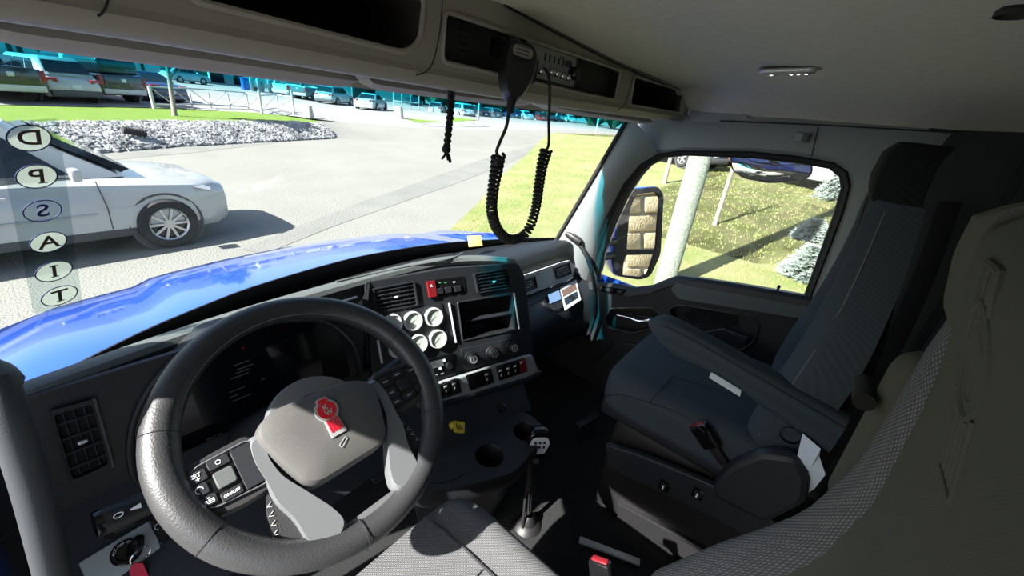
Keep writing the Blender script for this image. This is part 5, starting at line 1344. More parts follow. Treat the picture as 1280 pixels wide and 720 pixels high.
PX = Plane((0.268, -0.4, 0.4), (0, -1, 0), (0, 0, 1))
def Xp(l, h=0): return [PX.uv(x, y, h) for x, y in l]
if PX.n.x > 0: PX.n = -PX.n
plate('side_trim', PX, rpoly(Xp([(757, 553), (800, 566), (860, 590), (897, 606), (960, 640), (985, 668), (975, 690), (900, 650), (830, 615), (762, 584)]), 0.012), 'seat_plastic', ps_, 0.022, base=-0.012, bevel=0.006)
cov = rpoly(Xp([(893, 612), (897, 592), (915, 572), (953, 556), (997, 561), (1015, 590), (1010, 620), (960, 645)]), 0.02)
plate('recliner_cover', PX, cov, 'seat_plastic', ps_, 0.045, base=-0.01, bevel=0.016)
tube('cover_ridge', [PX.at(u, v, 0.028) for u, v in shr(cov, 0.9)], 0.004, 'dash', ps_, n=8, closed=True)
plate('lower_skirt', PX, rpoly(Xp([(757, 583), (900, 650), (985, 695), (985, 760), (870, 700), (775, 645), (756, 605)]), 0.01), 'black', ps_, 0.02, base=-0.03, bevel=0.004)
plate('floor_rail', PX, Xp([(772, 628), (870, 680), (935, 716), (935, 740), (860, 700), (772, 645)]), 'black', ps_, 0.02, base=-0.015, bevel=0.003)
for (x, y) in [(830, 607), (872, 617)]:
    u, v = PX.uv(x, y, 0.012)
    swb = pbox('seat_switch', PX, u, v, 0.030, 0.036, 0.006, 'gloss_black', ps_, 0.003, base=0.010)
    pbox('rocker', PX, u, v, 0.018, 0.026, 0.006, 'dash', swb, 0.003, base=0.014)
    pbox('symbol', PX, u, v, 0.004, 0.016, 0.0006, 'white_print', swb, 0.0002, base=0.0205)
box('seat_base', (0.52, -0.44, 0.22), (0.42, 0.42, 0.40), 'black', ps_, bevel=0.03)
box('seat_pan', (0.52, -0.43, 0.45), (0.45, 0.50, 0.06), 'seat_plastic', ps_, bevel=0.015)
# armrest, hinged at the backrest
xa = 0.30
tp_ = [px(x, y, X=xa) for x, y in [(812, 399), (835, 396), (880, 418), (930, 446), (1000, 484), (1062, 519)]]
lw_ = [px(x, y, X=xa) for x, y in [(819, 414), (845, 440), (890, 462), (935, 490), (985, 525), (1035, 560)]]
tp_ = smoothline(tp_, 4); lw_ = smoothline(lw_, 4); rg = []
for i, (a, b) in enumerate(zip(tp_, lw_)):
    c_ = (a + b) / 2; hh = (a - b) / 2; k = min(1.0, 0.55 + 0.15 * i); r = []
    for j in range(20):
        an_ = 2 * math.pi * j / 20; ca, sa = math.cos(an_), math.sin(an_)
        r.append(c_ + V((0.036 * k * math.copysign(abs(ca) ** 0.55, ca), 0, 0)) + hh * math.copysign(abs(sa) ** 0.6, sa))
    rg.append(r)
arm = loft('armrest', rg, 'seat_cloth', ps_)
for off in (-0.026, -0.033):
    tube('armrest_seam', [a.lerp(b, 0.10 if off == -0.026 else 0.16) + V((off - 0.002, 0, 0)) for a, b in list(zip(tp_, lw_))[3:]], 0.0013, 'seam', arm, n=5)
PAx = Plane((xa - 0.037, -0.5, 0.72), (0, -1, 0), (0, 0, 1))
if PAx.n.x > 0: PAx.n = -PAx.n
plate('grey_label', PAx, rpoly([PAx.uv(x, y, 0.004) for x, y in [(889, 465), (927, 488), (925, 496), (886, 472)]], 0.002), 'label_grey', ps_, 0.005, base=0.0, bevel=0.001)
q = px(988, 545, X=0.28)
lathe('armrest_knob', [(0.022, 0), (0.020, 0.014), (0, 0.015)], Plane(q, (0, -1, 0), (0, 0, 1)).mat() @ Matrix.Rotation(math.pi, 4, 'X'), 'gloss_black', ps_, 18)
buckle(ps_, px(872, 530, X=0.255), px(905, 578, X=0.265), 0.05)
# paper tag tucked beside the seat
pa1 = [px(x, y, X=0.255) for x, y in [(1003, 543), (1026, 560), (1024, 572), (1032, 592), (1018, 612), (1000, 622), (1008, 596), (996, 572)]]
cen = sum(pa1, V()) / len(pa1)
pv = [cen + V((-0.006, 0, 0))] + [p + V((0.004 * (-1) ** i, 0, 0)) for i, p in enumerate(pa1)]
nP = len(pa1); fr_ = [(0, i + 1, (i + 1) % nP + 1) for i in range(nP)]
pv2 = pv + [p + V((0.0012, 0, 0)) for p in pv]; fb = [(c + nP + 1, b + nP + 1, a + nP + 1) for a, b, c in fr_]
pt_ = raw('paper_tag', pv2, fr_ + fb, 'paper', None, False)
tag(pt_, 'crumpled white paper tag tucked between the two seats', 'paper')
# seat belt hanging at the passenger pillar
sb = tube('seat_belt', smoothline([V((0.93, -0.80, 1.20)), V((0.93, -0.84, 0.9)), V((0.93, -0.86, 0.5)), V((0.92, -0.84, 0.15))], 5), 0.003, 'strap', None, n=8, flat=8, up=(1, 0, 0))
tag(sb, 'black seat belt webbing running down behind the passenger seat', 'seat belt')
# dark curtain gathered behind the seats
rg = []
for i in range(61):
    t = i / 60; x = 0.10 + 0.86 * t; y = -0.90 - 0.25 * (1 - t) + 0.022 * math.sin(t * 44)
    rg.append([V((x, y, 1.38)), V((x, y - 0.01, 0.9)), V((x, y + 0.01, 0.3)), V((x, y + 0.012, 0.05)), V((x, y + 0.02, 0.05)), V((x, y, 0.9)), V((x, y + 0.01, 1.38))])
cu_ = loft('sleeper_curtain', rg, 'curtain', None); tag(cu_, 'dark gathered curtain closing off the space behind the seats', 'curtain')
# pale bar standing in for a strip of sunlight on the floor
fe = px(755, 682, Z=0.02)
stp = box('floor_sun_strip', fe + V((0.0, -0.02, -0.006)), (0.022, 0.20, 0.010), 'galv', None, axes=((0.93, 0.36, 0), (-0.36, 0.93, 0), (0, 0, 1)), bevel=0.002)
tag(stp, 'short pale bar in place of sunlight on the cab floor between the seats', 'strip')
fp = box('foot_rest_bar', px(735, 526, Z=0.06), (0.14, 0.035, 0.02), 'seat_plastic', None, axes=((0.97, -0.2, 0), (0.2, 0.97, 0), (0, 0, 1)), bevel=0.004)
tag(fp, 'ribbed black bar on the floor in front of the passenger seat', 'bar')

# ================================================================== STICKER STRIP ON THE WINDSCREEN
dc = thing('windscreen_decal', 'clear film strip with six ringed letters seen mirrored on the windscreen', 'sticker', (-0.73, 0.36, 1.08))
pn_ = V((-0.36, 1, 0.42)).normalized()
dpl = Plane((-0.73, wsY(-0.73, 1.08) - 0.010, 1.08), (1, 0.36, 0), (0.0, -0.42, 1))
if dpl.n.y > 0: dpl.n = -dpl.n
def D(l): return [dpl.uv(x, y) for x, y in l]
fl = D([(-8, 152), (72, 148), (103, 380), (42, 392)])
plate('film', dpl, rpoly(fl, 0.004), 'film', dc, 0.0008, base=0.0)
MATS['decal_ink'] = mat('decal_ink', (0.055, 0.035, 0.04), 0.6); MATS['decal_blue'] = mat('decal_blue', (0.02, 0.02, 0.12), 0.6)
for ch, x, y, rx_, ink in [('D', 36, 172, 28, 'decal_ink'), ('P', 45.5, 220, 26, 'decal_ink'), ('S', 52.5, 263, 24, 'decal_blue'), ('A', 60, 302, 23, 'decal_ink'), ('I', 67, 338.5, 22.5, 'decal_ink'), ('T', 74, 369, 21.5, 'decal_ink')]:
    c_ = V(dpl.uv(x, y)); e_ = V(dpl.uv(x + rx_, y - 1)); r = (e_ - c_).length
    k = 0.86
    if ch != 'S': plate('letter_disc', dpl, circ(c_.x, c_.y, r * 0.97, 32, r * 0.97 * k), 'decal_disc', dc, 0.0006, base=0.0009)
    plate('letter_ring', dpl, circ(c_.x, c_.y, r * 1.0, 32, r * k), 'decal_blue', dc, 0.0008, holes=[circ(c_.x, c_.y, r * 0.93, 32, r * k * 0.93)], base=0.0012)
    lt_ = text('letter', ch, dpl, c_.x, c_.y, r * 1.35, ink, dc, base=0.0016, mirror=True, bold=0.0004, sx=1.15)
    if ch in 'IPT': 
        pbox('serif', dpl, c_.x + (0.0 if ch != 'P' else r * 0.22), c_.y - r * 0.47, r * 0.42, r * 0.07, 0.0006, ink, dc, 0.0001, base=0.0016)
    if ch == 'I': pbox('serif', dpl, c_.x, c_.y + r * 0.47, r * 0.42, r * 0.07, 0.0006, ink, dc, 0.0001, base=0.0016)
    if ch == 'A':
        for s in (-1, 1): pbox('serif', dpl, c_.x + s * r * 0.5, c_.y - r * 0.47, r * 0.30, r * 0.06, 0.0006, ink, dc, 0.0001, base=0.0016)

# ================================================================== THE TRUCK OUTSIDE THE GLASS
th = thing('truck_hood', 'glossy blue truck hood in front of the windscreen', 'hood', (0, 1.0, 0.4))
rows = []
HX = [-1, -0.9, -0.78, -0.66, -0.58, -0.52, -0.45, -0.25, 0, 0.25, 0.45, 0.52, 0.58, 0.66, 0.78, 0.9, 1]
for (y, z, hw) in [(0.46, 0.70, 1.04), (0.66, 0.69, 1.04), (0.85, 0.665, 1.03), (1.05, 0.635, 1.02), (1.25, 0.600, 1.0), (1.42, 0.560, 0.98), (1.56, 0.510, 0.95), (1.68, 0.43, 0.92), (1.78, 0.30, 0.90), (1.84, 0.10, 0.88), (1.86, -0.3, 0.88)]:
    r = []
    for u in HX:
        a = abs(u); ridge = 0.030 * (1 - sstep(0.50, 0.60, a)) + 0.018 * sstep(0.60, 0.72, a) * (1 - sstep(0.8, 1.0, a))
        drop = -0.05 * sstep(0.84, 1.0, a) ** 1.5
        fade = max(0, min(1, (1.75 - y) / 0.5))
        crown = -0.05 * u * u * sstep(0.7, 1.7, y)
        r.append(V((hw * u, y - (0.14 * u * u if y > 1.3 else 0.10 * u * u * sstep(0.66, 1.3, y)), z + ridge * fade + drop + crown)))
    rows.append(r)
loft('hood_panel', rows, 'truck_blue', th, closed=False)
loft('fender', [[V((0.90, 0.55, 0.62)), V((0.98, 0.60, 0.50)), V((1.0, 0.60, 0.0))], [V((0.88, 1.0, 0.52)), V((0.98, 1.0, 0.42)), V((1.0, 1.0, 0.0))], [V((0.80, 1.5, 0.40)), V((0.9, 1.5, 0.30)), V((0.92, 1.5, 0.0))]], 'truck_blue', th, closed=False)
# cowl grille and wipers
loft('cowl', [[V((x, wsY(x, 0.70) + 0.01, 0.695)), V((x, wsY(x, 0.70) + 0.05, 0.705)), V((x, wsY(x, 0.70) + 0.11, 0.68))] for x in [-0.95 + 1.9 * k / 20 for k in range(21)]], 'black', th, closed=False)
wp = thing('windscreen_wiper', 'black wiper arm lying along the bottom of the windscreen', 'wiper', (0.3, 0.66, 0.75))
tube('arm', [V((0.62, wsY(0.62, 0.735) + 0.05, 0.735)), V((0.45, wsY(0.45, 0.735) + 0.035, 0.755)), V((0.25, wsY(0.25, 0.735) + 0.028, 0.757))], 0.007, 'black', wp, n=8)
tube('blade', [V((x, wsY(x, 0.735) + 0.020, 0.745)) for x in (0.55, 0.4, 0.2, 0.0)], 0.006, 'rubber', wp, n=6)
# cab sides behind the door, dark fairing and steps seen in the mirror
box('sleeper_side', (1.03, -3.0, 0.9), (0.06, 3.0, 2.6), 'truck_blue', sh, bevel=0.02)
for k in range(7): box('fairing_slat', (1.07, -2.6 - 0.22 * k, -0.2), (0.03, 0.10, 0.9), 'galv', sh, bevel=0.01)

# ---- passenger door mirror
dm_ = thing('door_mirror', 'tall blue and black door mirror with two panes outside the passenger window', 'mirror', (1.30, 0.22, 0.75))
mn_ = V((-0.53, -0.84, 0.19)).normalized()
mtan = V((0, 0, 1)).cross(mn_).normalized()
if mtan.x < 0: mtan = -mtan
PMr = Plane((1.30, 0.20, 0.76), mtan, V((0, 0, 1)) - mn_ * mn_.z)
if PMr.n.dot(mn_) < 0: PMr.n = -PMr.n
def Mr(l, h=0): return [PMr.uv(x, y, h) for x, y in l]
hout = rpoly(Mr([(781, 236), (823, 233), (829, 243), (825, 318), (812, 346), (800, 350), (770, 345), (764, 330), (772, 270)]), 0.03, 5)
rg = [[PMr.at(u, v, 0.0) for u, v in hout], [PMr.at(u, v, -0.02) for u, v in shr(hout, 1.02)], [PMr.at(u, v, -0.09) for u, v in shr(hout, 0.96)], [PMr.at(u, v, -0.14) for u, v in shr(hout, 0.7)]]
loft('housing', rg, 'truck_blue', dm_)
g1 = rpoly(Mr([(795, 243), (818, 240), (824, 247), (819, 312), (783, 312), (787, 262)], 0.006), 0.012)
g2_ = rpoly(Mr([(782, 319), (817, 318), (809, 342), (801, 346), (778, 344), (779, 330)], 0.006), 0.012)
plate('bezel', PMr, shr(hout, 0.985), 'black', dm_, 0.012, holes=[g1, g2_], base=-0.002, bevel=0.003)
plate('main_pane', PMr, shr(g1, 1.02), 'mirror', dm_, 0.003, base=0.0)
plate('lower_pane', PMr, shr(g2_, 1.02), 'mirror', dm_, 0.003, base=0.0)
for (a, b) in [((748, 305), (775, 301)), ((748, 322), (772, 318))]:
    tube('arm', [px(*a, X=1.03), px(*b, X=1.24)], 0.020, 'black', dm_, n=12)
# ---- look-down mirror above the window
cm = thing('look_down_mirror', 'wide shallow convex mirror under the top edge of the passenger window', 'mirror', (1.15, -0.3, 1.18))
PC = Plane((1.15, -0.30, 1.18), (0, -1, 0), (0, 0, 1)); 
if PC.n.x > 0: PC.n = -PC.n
PC = Plane((1.15, -0.30, 1.18), (0.0, -1, 0), (0.18, 0, 1)) 
if PC.n.x > 0: PC.n = -PC.n
def Cm(l, h=0): return [PC.uv(x, y, h) for x, y in l]
ol = rpoly(Cm([(912, 190), (1016, 200), (1016, 218), (1005, 226), (960, 229), (928, 223), (914, 212)]), 0.02, 5)
loft('housing', [[PC.at(u, v, 0.0) for u, v in ol], [PC.at(u, v, -0.03) for u, v in shr(ol, 0.95)], [PC.at(u, v, -0.05) for u, v in shr(ol, 0.6)]], 'black', cm)
cu0 = sum(p[0] for p in ol) / len(ol); cv0 = sum(p[1] for p in ol) / len(ol)
rings = [[PC.at(cu0 + (u - cu0) * s, cv0 + (v - cv0) * s, 0.004 + 0.020 * (1 - s * s)) for u, v in ol] for s in (0.95, 0.8, 0.6, 0.4, 0.2, 0.02)]
loft('convex_pane', rings, 'mirror', cm)
tube('bracket', [PC.at(0, 0.02, -0.04), V((1.10, -0.30, 1.30)), V((1.05, -0.30, 1.36))], 0.015, 'black', cm, n=8)

# ================================================================== VEHICLES
def prism(name, pts, nrm, th_, m, parent):
    n = len(pts); o = V(nrm).normalized() * th_
    return raw(name, [V(p) for p in pts] + [V(p) + o for p in pts], [tuple(range(n)), tuple(range(n, 2 * n))[::-1]] + [(i, (i + 1) % n, (i + 1) % n + n, i + n) for i in range(n)], m, parent, False)
WM = {}
def wheel(parent, x, y, r, wd, spokes, side):
    mx = Matrix.Translation((x, y, r)) @ Matrix.Rotation(R_(-90 * side), 4, 'X')
    t = lathe('wheel', [(r * 0.66, wd * 0.5), (r * 0.70, wd * 0.58), (r * 0.93, wd * 0.56), (r, wd * 0.40), (r, -wd * 0.45), (r * 0.9, -wd * 0.5), (r * 0.6, -wd * 0.5), (0, -wd * 0.5)], mx, 'tyre', parent, 28)
    lathe('rim', [(0, wd * 0.28), (r * 0.55, wd * 0.22), (r * 0.62, wd * 0.44), (r * 0.67, wd * 0.50)], mx, 'window_dark' if spokes else 'alloy', t, 24)
    if spokes:
        bm = bmesh.new()
        for k in range(spokes):
            a = 2 * math.pi * k / spokes
            m4 = mx @ Matrix.Rotation(a, 4, 'Z')
            vs2 = addbox(bm, (r * 0.36, 0, wd * 0.40), (r * 0.58, r * (0.09 if spokes > 6 else 0.17), wd * 0.10))
            bmesh.ops.transform(bm, matrix=m4, verts=vs2)
        addlathe(bm, [(0, wd * 0.47), (r * 0.12, wd * 0.45), (r * 0.13, wd * 0.36)], mx, 14)
        addlathe(bm, [(r * 0.60, wd * 0.42), (r * 0.655, wd * 0.50), (r * 0.665, wd * 0.44)], mx, 28)
        frombm('spokes', bm, 'alloy', t)
    return t
def car(name, label, cat, loc, head, kind, paint, group=None, detail=1):
    """local axes: x forward, y to its left, z up; standing on the ground at loc"""
    t = thing(name, label, cat, loc, head, group, local=True)
    K = {'suv': dict(L=4.75, W=1.88, zb=0.26, hood=1.02, belt=1.08, H=1.70, wb=(0.95, 0.30), roof=(0.30, -1.72), rb=-2.22, tail=1.05, r=0.37),
         'cross': dict(L=4.55, W=1.84, zb=0.24, hood=0.98, belt=1.05, H=1.66, wb=(1.05, 0.15), roof=(0.15, -1.55), rb=-2.10, tail=1.05, r=0.36),
         'sedan': dict(L=4.75, W=1.84, zb=0.20, hood=0.86, belt=0.95, H=1.45, wb=(1.05, 0.25), roof=(0.25, -0.95), rb=-1.75, tail=1.0, r=0.34),
         'hatch': dict(L=4.2, W=1.75, zb=0.20, hood=0.90, belt=0.98, H=1.50, wb=(1.15, 0.40), roof=(0.40, -1.35), rb=-2.0, tail=1.0, r=0.32),
         'pickup': dict(L=5.6, W=1.98, zb=0.38, hood=1.18, belt=1.25, H=1.92, wb=(1.25, 0.65), roof=(0.65, -0.75), rb=-1.00, tail=1.22, r=0.41)}[kind]
    L, W, zb, H, r = K['L'], K['W'] / 2, K['zb'], K['H'], K['r']
    f, b = L / 2, -L / 2
    st = [(f, 0.62, zb + 0.22, K['hood'] - 0.30), (f - 0.07, 0.80, zb + 0.06, K['hood'] - 0.16), (f - 0.25, 0.93, zb, K['hood'] - 0.07), (f - 0.6, 1.0, zb, K['hood'] - 0.02), (K['wb'][0], 1.0, zb, K['hood'] + 0.03), (K['wb'][1], 1.0, zb, K['belt']), (0, 1.0, zb, K['belt']), (K['roof'][1], 1.0, zb, K['belt'] + 0.02)]
    if kind == 'pickup': st += [(K['rb'] - 0.05, 1.0, zb, K['tail']), (b + 0.10, 1.0, zb, K['tail']), (b + 0.02, 0.98, zb + 0.05, K['tail']), (b, 0.95, zb + 0.15, K['tail'] - 0.03)]
    else: st += [(K['rb'] + 0.08, 0.99, zb, K['tail']), (b + 0.22, 0.96, zb, K['tail'] - 0.04 - (0.0 if kind != 'sedan' else 0.02)), (b + 0.06, 0.90, zb + 0.06, K['tail'] - 0.16), (b, 0.80, zb + 0.18, K['tail'] - 0.34)]
    rings = []
    for (x, k, z0, z1) in st:
        w_ = W * k; hh = z1 - z0; half = [(0.90, 0.0), (1.0, 0.16), (1.01, 0.45), (0.985, 0.75), (0.95, 0.90), (0.84, 1.0)]
        rt = [V((x, w_ * a, z0 + hh * c)) for a, c in half]
        rings.append(rt + [V((x, 0, z1 + 0.02))] + [V((x, -p.y, p.z)) for p in rt[::-1]] + [V((x, 0, z0))])
    body = loft('body', rings, paint, t, smooth=32)
    # greenhouse
    zt = K['belt'] - 0.02
    def plan(xf, xr, w_, rad): return rpoly([(xf, -w_ * 0.86), (xf + 0.10, 0), (xf, w_ * 0.86), (xr + (xf - xr) * 0.35, w_), (xr + 0.25, w_), (xr, w_ * 0.90), (xr - 0.05, 0), (xr, -w_ * 0.90), (xr + 0.25, -w_), (xr + (xf - xr) * 0.35, -w_)], rad, 2)
    lo = plan(K['wb'][0], K['rb'] + 0.06, W * 0.95, 0.06); hi = plan(K['roof'][0] + 0.04, K['roof'][1], W * 0.74, 0.06); hi2 = [(p[0] * 0.93 + sum(K['roof']) / 2 * 0.07, p[1] * 0.90) for p in hi]
    loft('roof_shell', [[V((p[0], p[1], zt)) for p in lo], [V((p[0], p[1], H - 0.07)) for p in hi], [V((p[0], p[1], H - 0.015)) for p in hi2], [V((p[0] * 0.5 + sum(K['roof']) / 4, p[1] * 0.5, H)) for p in hi2]], paint, t, smooth=25)
    # glass panes set on that shell
    def lp_(x0, x1, s):   # point on side at fraction heights
        return None
    for s in (-1, 1):
        xb0, xb1 = K['wb'][0] - 0.42, K['rb'] + 0.34; xt0, xt1 = K['roof'][0] - 0.10, K['roof'][1] + 0.22
        def side(q, h): 
            xb = xb0 + (xb1 - xb0) * q; xt = xt0 + (xt1 - xt0) * q; x = xb + (xt - xb) * h
            y = (W * 0.95 + (W * 0.74 - W * 0.95) * h) * s; z = zt + (H - 0.07 - zt) * h
            return V((x, y + 0.006 * s, z))
        cuts = [0.0, 0.40, 0.76, 1.0] if kind != 'pickup' else [0.0, 0.52, 1.0]
        for c0, c1 in zip(cuts, cuts[1:]):
            g0, g1_ = c0 + 0.015, c1 - 0.015
            prism('side_window', [side(g0, 0.12), side(g1_, 0.12), side(g1_, 0.88), side(g0, 0.88)], (0, s, 0.3), 0.008, 'car_glass', t)
        # door mirror, handles
        mm2 = box('wing_mirror', (K['wb'][0] - 0.50, s * (W + 0.10), zt + 0.10), (0.10, 0.20, 0.15), paint, t, bevel=0.03)
        if detail > 1:
            for hx in (-0.05, -1.05): box('door_handle', (hx - 0.1, s * (W * 0.995 + 0.012), zt - 0.16), (0.20, 0.03, 0.035), paint, t, bevel=0.01)
            for dx_ in (0.75, -0.25, -1.20): tube('door_gap', [V((dx_, s * (W * 1.0 + 0.004), zb + 0.14)), V((dx_ + 0.01, s * (W * 1.012 + 0.004), zb + 0.42)), V((dx_ - 0.02, s * (W * 0.955 + 0.012), zt - 0.02))], 0.006, 'cladding', t, n=6)
            tube('belt_trim', [side(0.0, 0.06), side(0.5, 0.06), side(1.0, 0.06)], 0.010, 'cladding', t, n=6)
            box('sill_cladding', (-0.15, s * (W * 0.955 + 0.015), zb + 0.08), (2.3, 0.05, 0.14), 'cladding', t, bevel=0.015)
            tube('door_moulding', [V((0.65, s * (W * 1.012 + 0.004), zb + 0.36)), V((-1.15, s * (W * 1.012 + 0.004), zb + 0.33))], 0.012, 'car_silver', t, n=6)
        # headlamp and tail lamp
        prism('headlamp', [V((f - 0.09, s * W * 0.50, K['hood'] - 0.26)), V((f - 0.33, s * W * 0.955, K['hood'] - 0.20)), V((f - 0.52, s * W * 0.985, K['hood'] - 0.13)), V((f - 0.28, s * W * 0.80, K['hood'] - 0.12)), V((f - 0.11, s * W * 0.52, K['hood'] - 0.18))], (0.8, 0.5 * s, 0.2), 0.03, 'lamp_clear', t)
        if kind == 'pickup': box('tail_lamp', (b + 0.04, s * W * 0.90, K['tail'] - 0.24), (0.10, 0.16, 0.40), 'lamp_red', t, bevel=0.02)
        else: box('tail_lamp', (b + 0.14, s * W * 0.76, K['tail'] - 0.16), (0.16, 0.42, 0.15), 'lamp_red', t, axes=((0.93, 0.35 * -s, 0), (0.35 * s, 0.93, 0), (0, 0, 1)), bevel=0.03)
        for wx in (f - 0.92, b + 0.95 + (0.15 if kind == 'pickup' else 0)):
            lathe('wheel_arch', [(0, 0), (r * 1.14, 0), (r * 1.14, 0.012), (r * 1.22, 0.016), (r * 1.22, -0.02)], Matrix.Translation((wx, s * W * 0.985, r * 1.02)) @ Matrix.Rotation(R_(-90 * s), 4, 'X'), 'cladding', t, 28)
            wheel(t, wx, s * (W * 0.985 - 0.05), r, 0.22, (10 if detail > 1 else 5) , s)
    # windscreen and rear glass
    def fr(q, h, front=True):
        x0, x1 = (K['wb'][0] + 0.04, K['roof'][0] + 0.08) if front else (K['rb'] + 0.06, K['roof'][1] - 0.01)
        return V((x0 + (x1 - x0) * h + (0.012 if front else -0.012), q * (W * 0.80 + (W * 0.62 - W * 0.80) * h), zt + (H - 0.07 - zt) * h + 0.01))
    prism('windscreen', [fr(-1, 0.08), fr(1, 0.08), fr(1, 0.92), fr(-1, 0.92)], (1, 0, 0.4), 0.10, 'car_glass', t)
    prism('rear_window', [fr(-1, 0.14, False), fr(1, 0.14, False), fr(1, 0.88, False), fr(-1, 0.88, False)], (-1, 0, 0.1), 0.05, 'car_glass', t)
    box('rear_bumper', (b + 0.03, 0, zb + 0.16), (0.16, W * 1.8, 0.24), 'cladding' if kind in ('suv', 'cross') else ('galv' if kind == 'pickup' else paint), t, bevel=0.05)
    box('number_plate', (b - 0.01, 0.0, (K['tail'] + zb) / 2 + (0.0 if kind != 'pickup' else -0.25)), (0.03, 0.34, 0.17), 'plate', t, bevel=0.004)
    if kind == 'pickup':
        box('tailgate', (b + 0.0, 0, K['tail'] - 0.32), (0.05, W * 1.56, 0.58), paint, t, bevel=0.02)
        box('tailgate_badge', (b - 0.03, 0, K['tail'] - 0.22), (0.02, 0.20, 0.16), 'alloy', t, bevel=0.03)
    return t
# the white car passing close by
ww = px(217, 307, Z=GZ)
hd_ = R_(3)
wl_ = V((math.cos(hd_), math.sin(hd_), 0)); wn_ = V((-math.sin(hd_), math.cos(hd_), 0))
# the front wheel on its right stands at ww
cc = ww - wl_ * (4.55 / 2 - 0.92) + wn_ * (1.84 / 2 * 0.985 - 0.04)
car('passing_car', 'white crossover car driving past close in front of the truck', 'car', (cc.x, cc.y, GZ), hd_, 'cross', 'car_white', detail=2)
# parked cars, seen mostly from behind
def park(x, y, head, kind, paint, name, label, grp='vehicles in the car park', Z=LOTZ):
    q = px(x, y, Z=Z); L = {'suv': 4.75, 'cross': 4.55, 'sedan': 4.75, 'hatch': 4.2, 'pickup': 5.6}[kind]
    h = R_(head); c_ = q + V((math.cos(h), math.sin(h), 0)) * (L / 2 - 0.1)
    return car(name, label, 'car' if kind != 'pickup' else 'pickup', (c_.x, c_.y, Z), h, kind, paint, grp)
park(24, 130, 112, 'pickup', 'car_black', 'parked_pickup', 'dark pickup at the far end of the parked row, beside a white vehicle')
park(101, 131, 112, 'suv', 'car_white', 'parked_suv', 'white estate vehicle parked between two dark ones beyond the stone bank')
p3_ = park(160, 131, 116, 'pickup', 'car_black', 'parked_pickup', 'black pickup with a covered bed parked next to a white vehicle')
box('bed_cap', (-1.75, 0, 1.55), (1.95, 1.62, 0.62), 'car_black', p3_, bevel=0.12, seg=3)
for s in (-1, 1): box('cap_window', (-1.75, 0.80 * s, 1.58), (1.35, 0.03, 0.30), 'car_glass', p3_, bevel=0.01)
park(217, 131, 112, 'sedan', 'car_navy', 'parked_car', 'dark blue saloon parked behind the metal barrier and young tree')
park(207, 102, 20, 'hatch', 'car_white', 'parked_car', 'white hatchback near the building wall', Z=-0.2)
park(352, 122, 25, 'pickup', 'car_white', 'parked_pickup', 'white pickup behind the end post of the metal barrier', Z=-0.45)
park(374, 125, 25, 'pickup', 'car_grey', 'parked_pickup', 'grey pickup under the end of the long visor', Z=-0.45)
park(405, 131, 35, 'suv', 'car_silver', 'parked_suv', 'silver estate vehicle in the open part of the car park')
park(455, 138, 40, 'sedan', 'car_white', 'parked_car', 'white saloon parked near the second concrete bollard')
park(520, 134, 60, 'sedan', 'car_black', 'parked_car', 'black saloon beyond the grass island', Z=-0.6)
for i, (x, y, hd2, kd, pt2, lb_) in enumerate([(543, 144, 40, 'hatch', 'car_silver', 'silver hatchback left of the lamp post by the grass island'), (586, 149, 75, 'suv', 'car_white', 'white vehicle beside the lamp post near the grass island'), (607, 149, 80, 'sedan', 'car_black', 'black saloon just beyond the lamp post'), (622, 150, 80, 'hatch', 'car_grey', 'grey hatchback far off behind the microphone lead'), (645, 150, 70, 'suv', 'car_navy', 'navy vehicle far off below the middle visor'), (662, 151, 70, 'sedan', 'car_white', 'white saloon far off between the two microphone leads'), (678, 152, 70, 'hatch', 'car_red', 'red hatchback far off by the end of the road'), (700, 152.5, 60, 'suv', 'car_silver', 'silver vehicle far down the road'), (716, 153.5, 60, 'sedan', 'car_white', 'white saloon furthest down the road')]):
    park(x, y, hd2, kd, pt2, 'distant_car', lb_, 'far vehicles along the road', Z=-0.85)
# cars beyond the lawn, seen through the passenger window
def yard(x, y, head, kind, paint, lb_):
    d = ray(x, y); t_ = 1
    # meet the rising lawn
    t_ = (GZ + 0.02 - SL * 4.5 + SL * CAM.x - CAM.z) / (d.z - SL * d.x); q = CAM + d * t_
    return car('yard_car', lb_, 'car', (q.x, q.y, q.z), R_(head), kind, paint, 'cars beyond the lawn')
yard(840, 203, 65, 'suv', 'car_navy', 'dark vehicle beyond the lawn at the front top of the passenger window')
yard(900, 205, 150, 'hatch', 'car_red', 'red hatchback beyond the lawn next to the utility pole')
yard(1032, 232, 160, 'suv', 'car_white', 'white vehicle beyond the lawn in the rear top of the passenger window')

# ================================================================== CAR PARK FURNITURE
bg_ = thing('barrier_gate', 'galvanised metal barrier with crossed bracing along the grass strip', 'barrier', tuple(lt(193, 136)))
posts = [(193, 136.5, 24), (219, 137, 19), (241, 135.5, 17), (264, 136, 17), (288, 137, 17), (311, 138, 17), (327.5, 143, 25), (348, 139, 16), (367.5, 143.5, 26)]
def up_px(x, y, dy, Z=LOTZ):
    q = px(x, y, Z=Z); dpt = (q - CAM).dot(FW); return q, q + V((0, 0, dy * dpt / FOC / 0.93))
tops = []; lows = []
for i, (x, y, h) in enumerate(posts):
    a, b = up_px(x, y, h); main = i in (0, 6, 8)
    tube('post', [a, b], 0.07 if main else 0.04, 'galv', bg_, n=10)
    hgt = 0.80; tops.append(V((a.x, a.y, LOTZ + 0.92))); lows.append(V((a.x, a.y, LOTZ + 0.20)))
for L_ in (tops, lows):
    for a, b in zip(L_, L_[1:]): tube('rail', [a, b], 0.035, 'galv', bg_, n=8)
for i in range(len(tops) - 1):
    if i in (0, 1, 2): tube('brace', [tops[i], lows[i + 1]], 0.022, 'galv', bg_, n=6)
    else: tube('brace', [lows[i], tops[i + 1]], 0.022, 'galv', bg_, n=6)
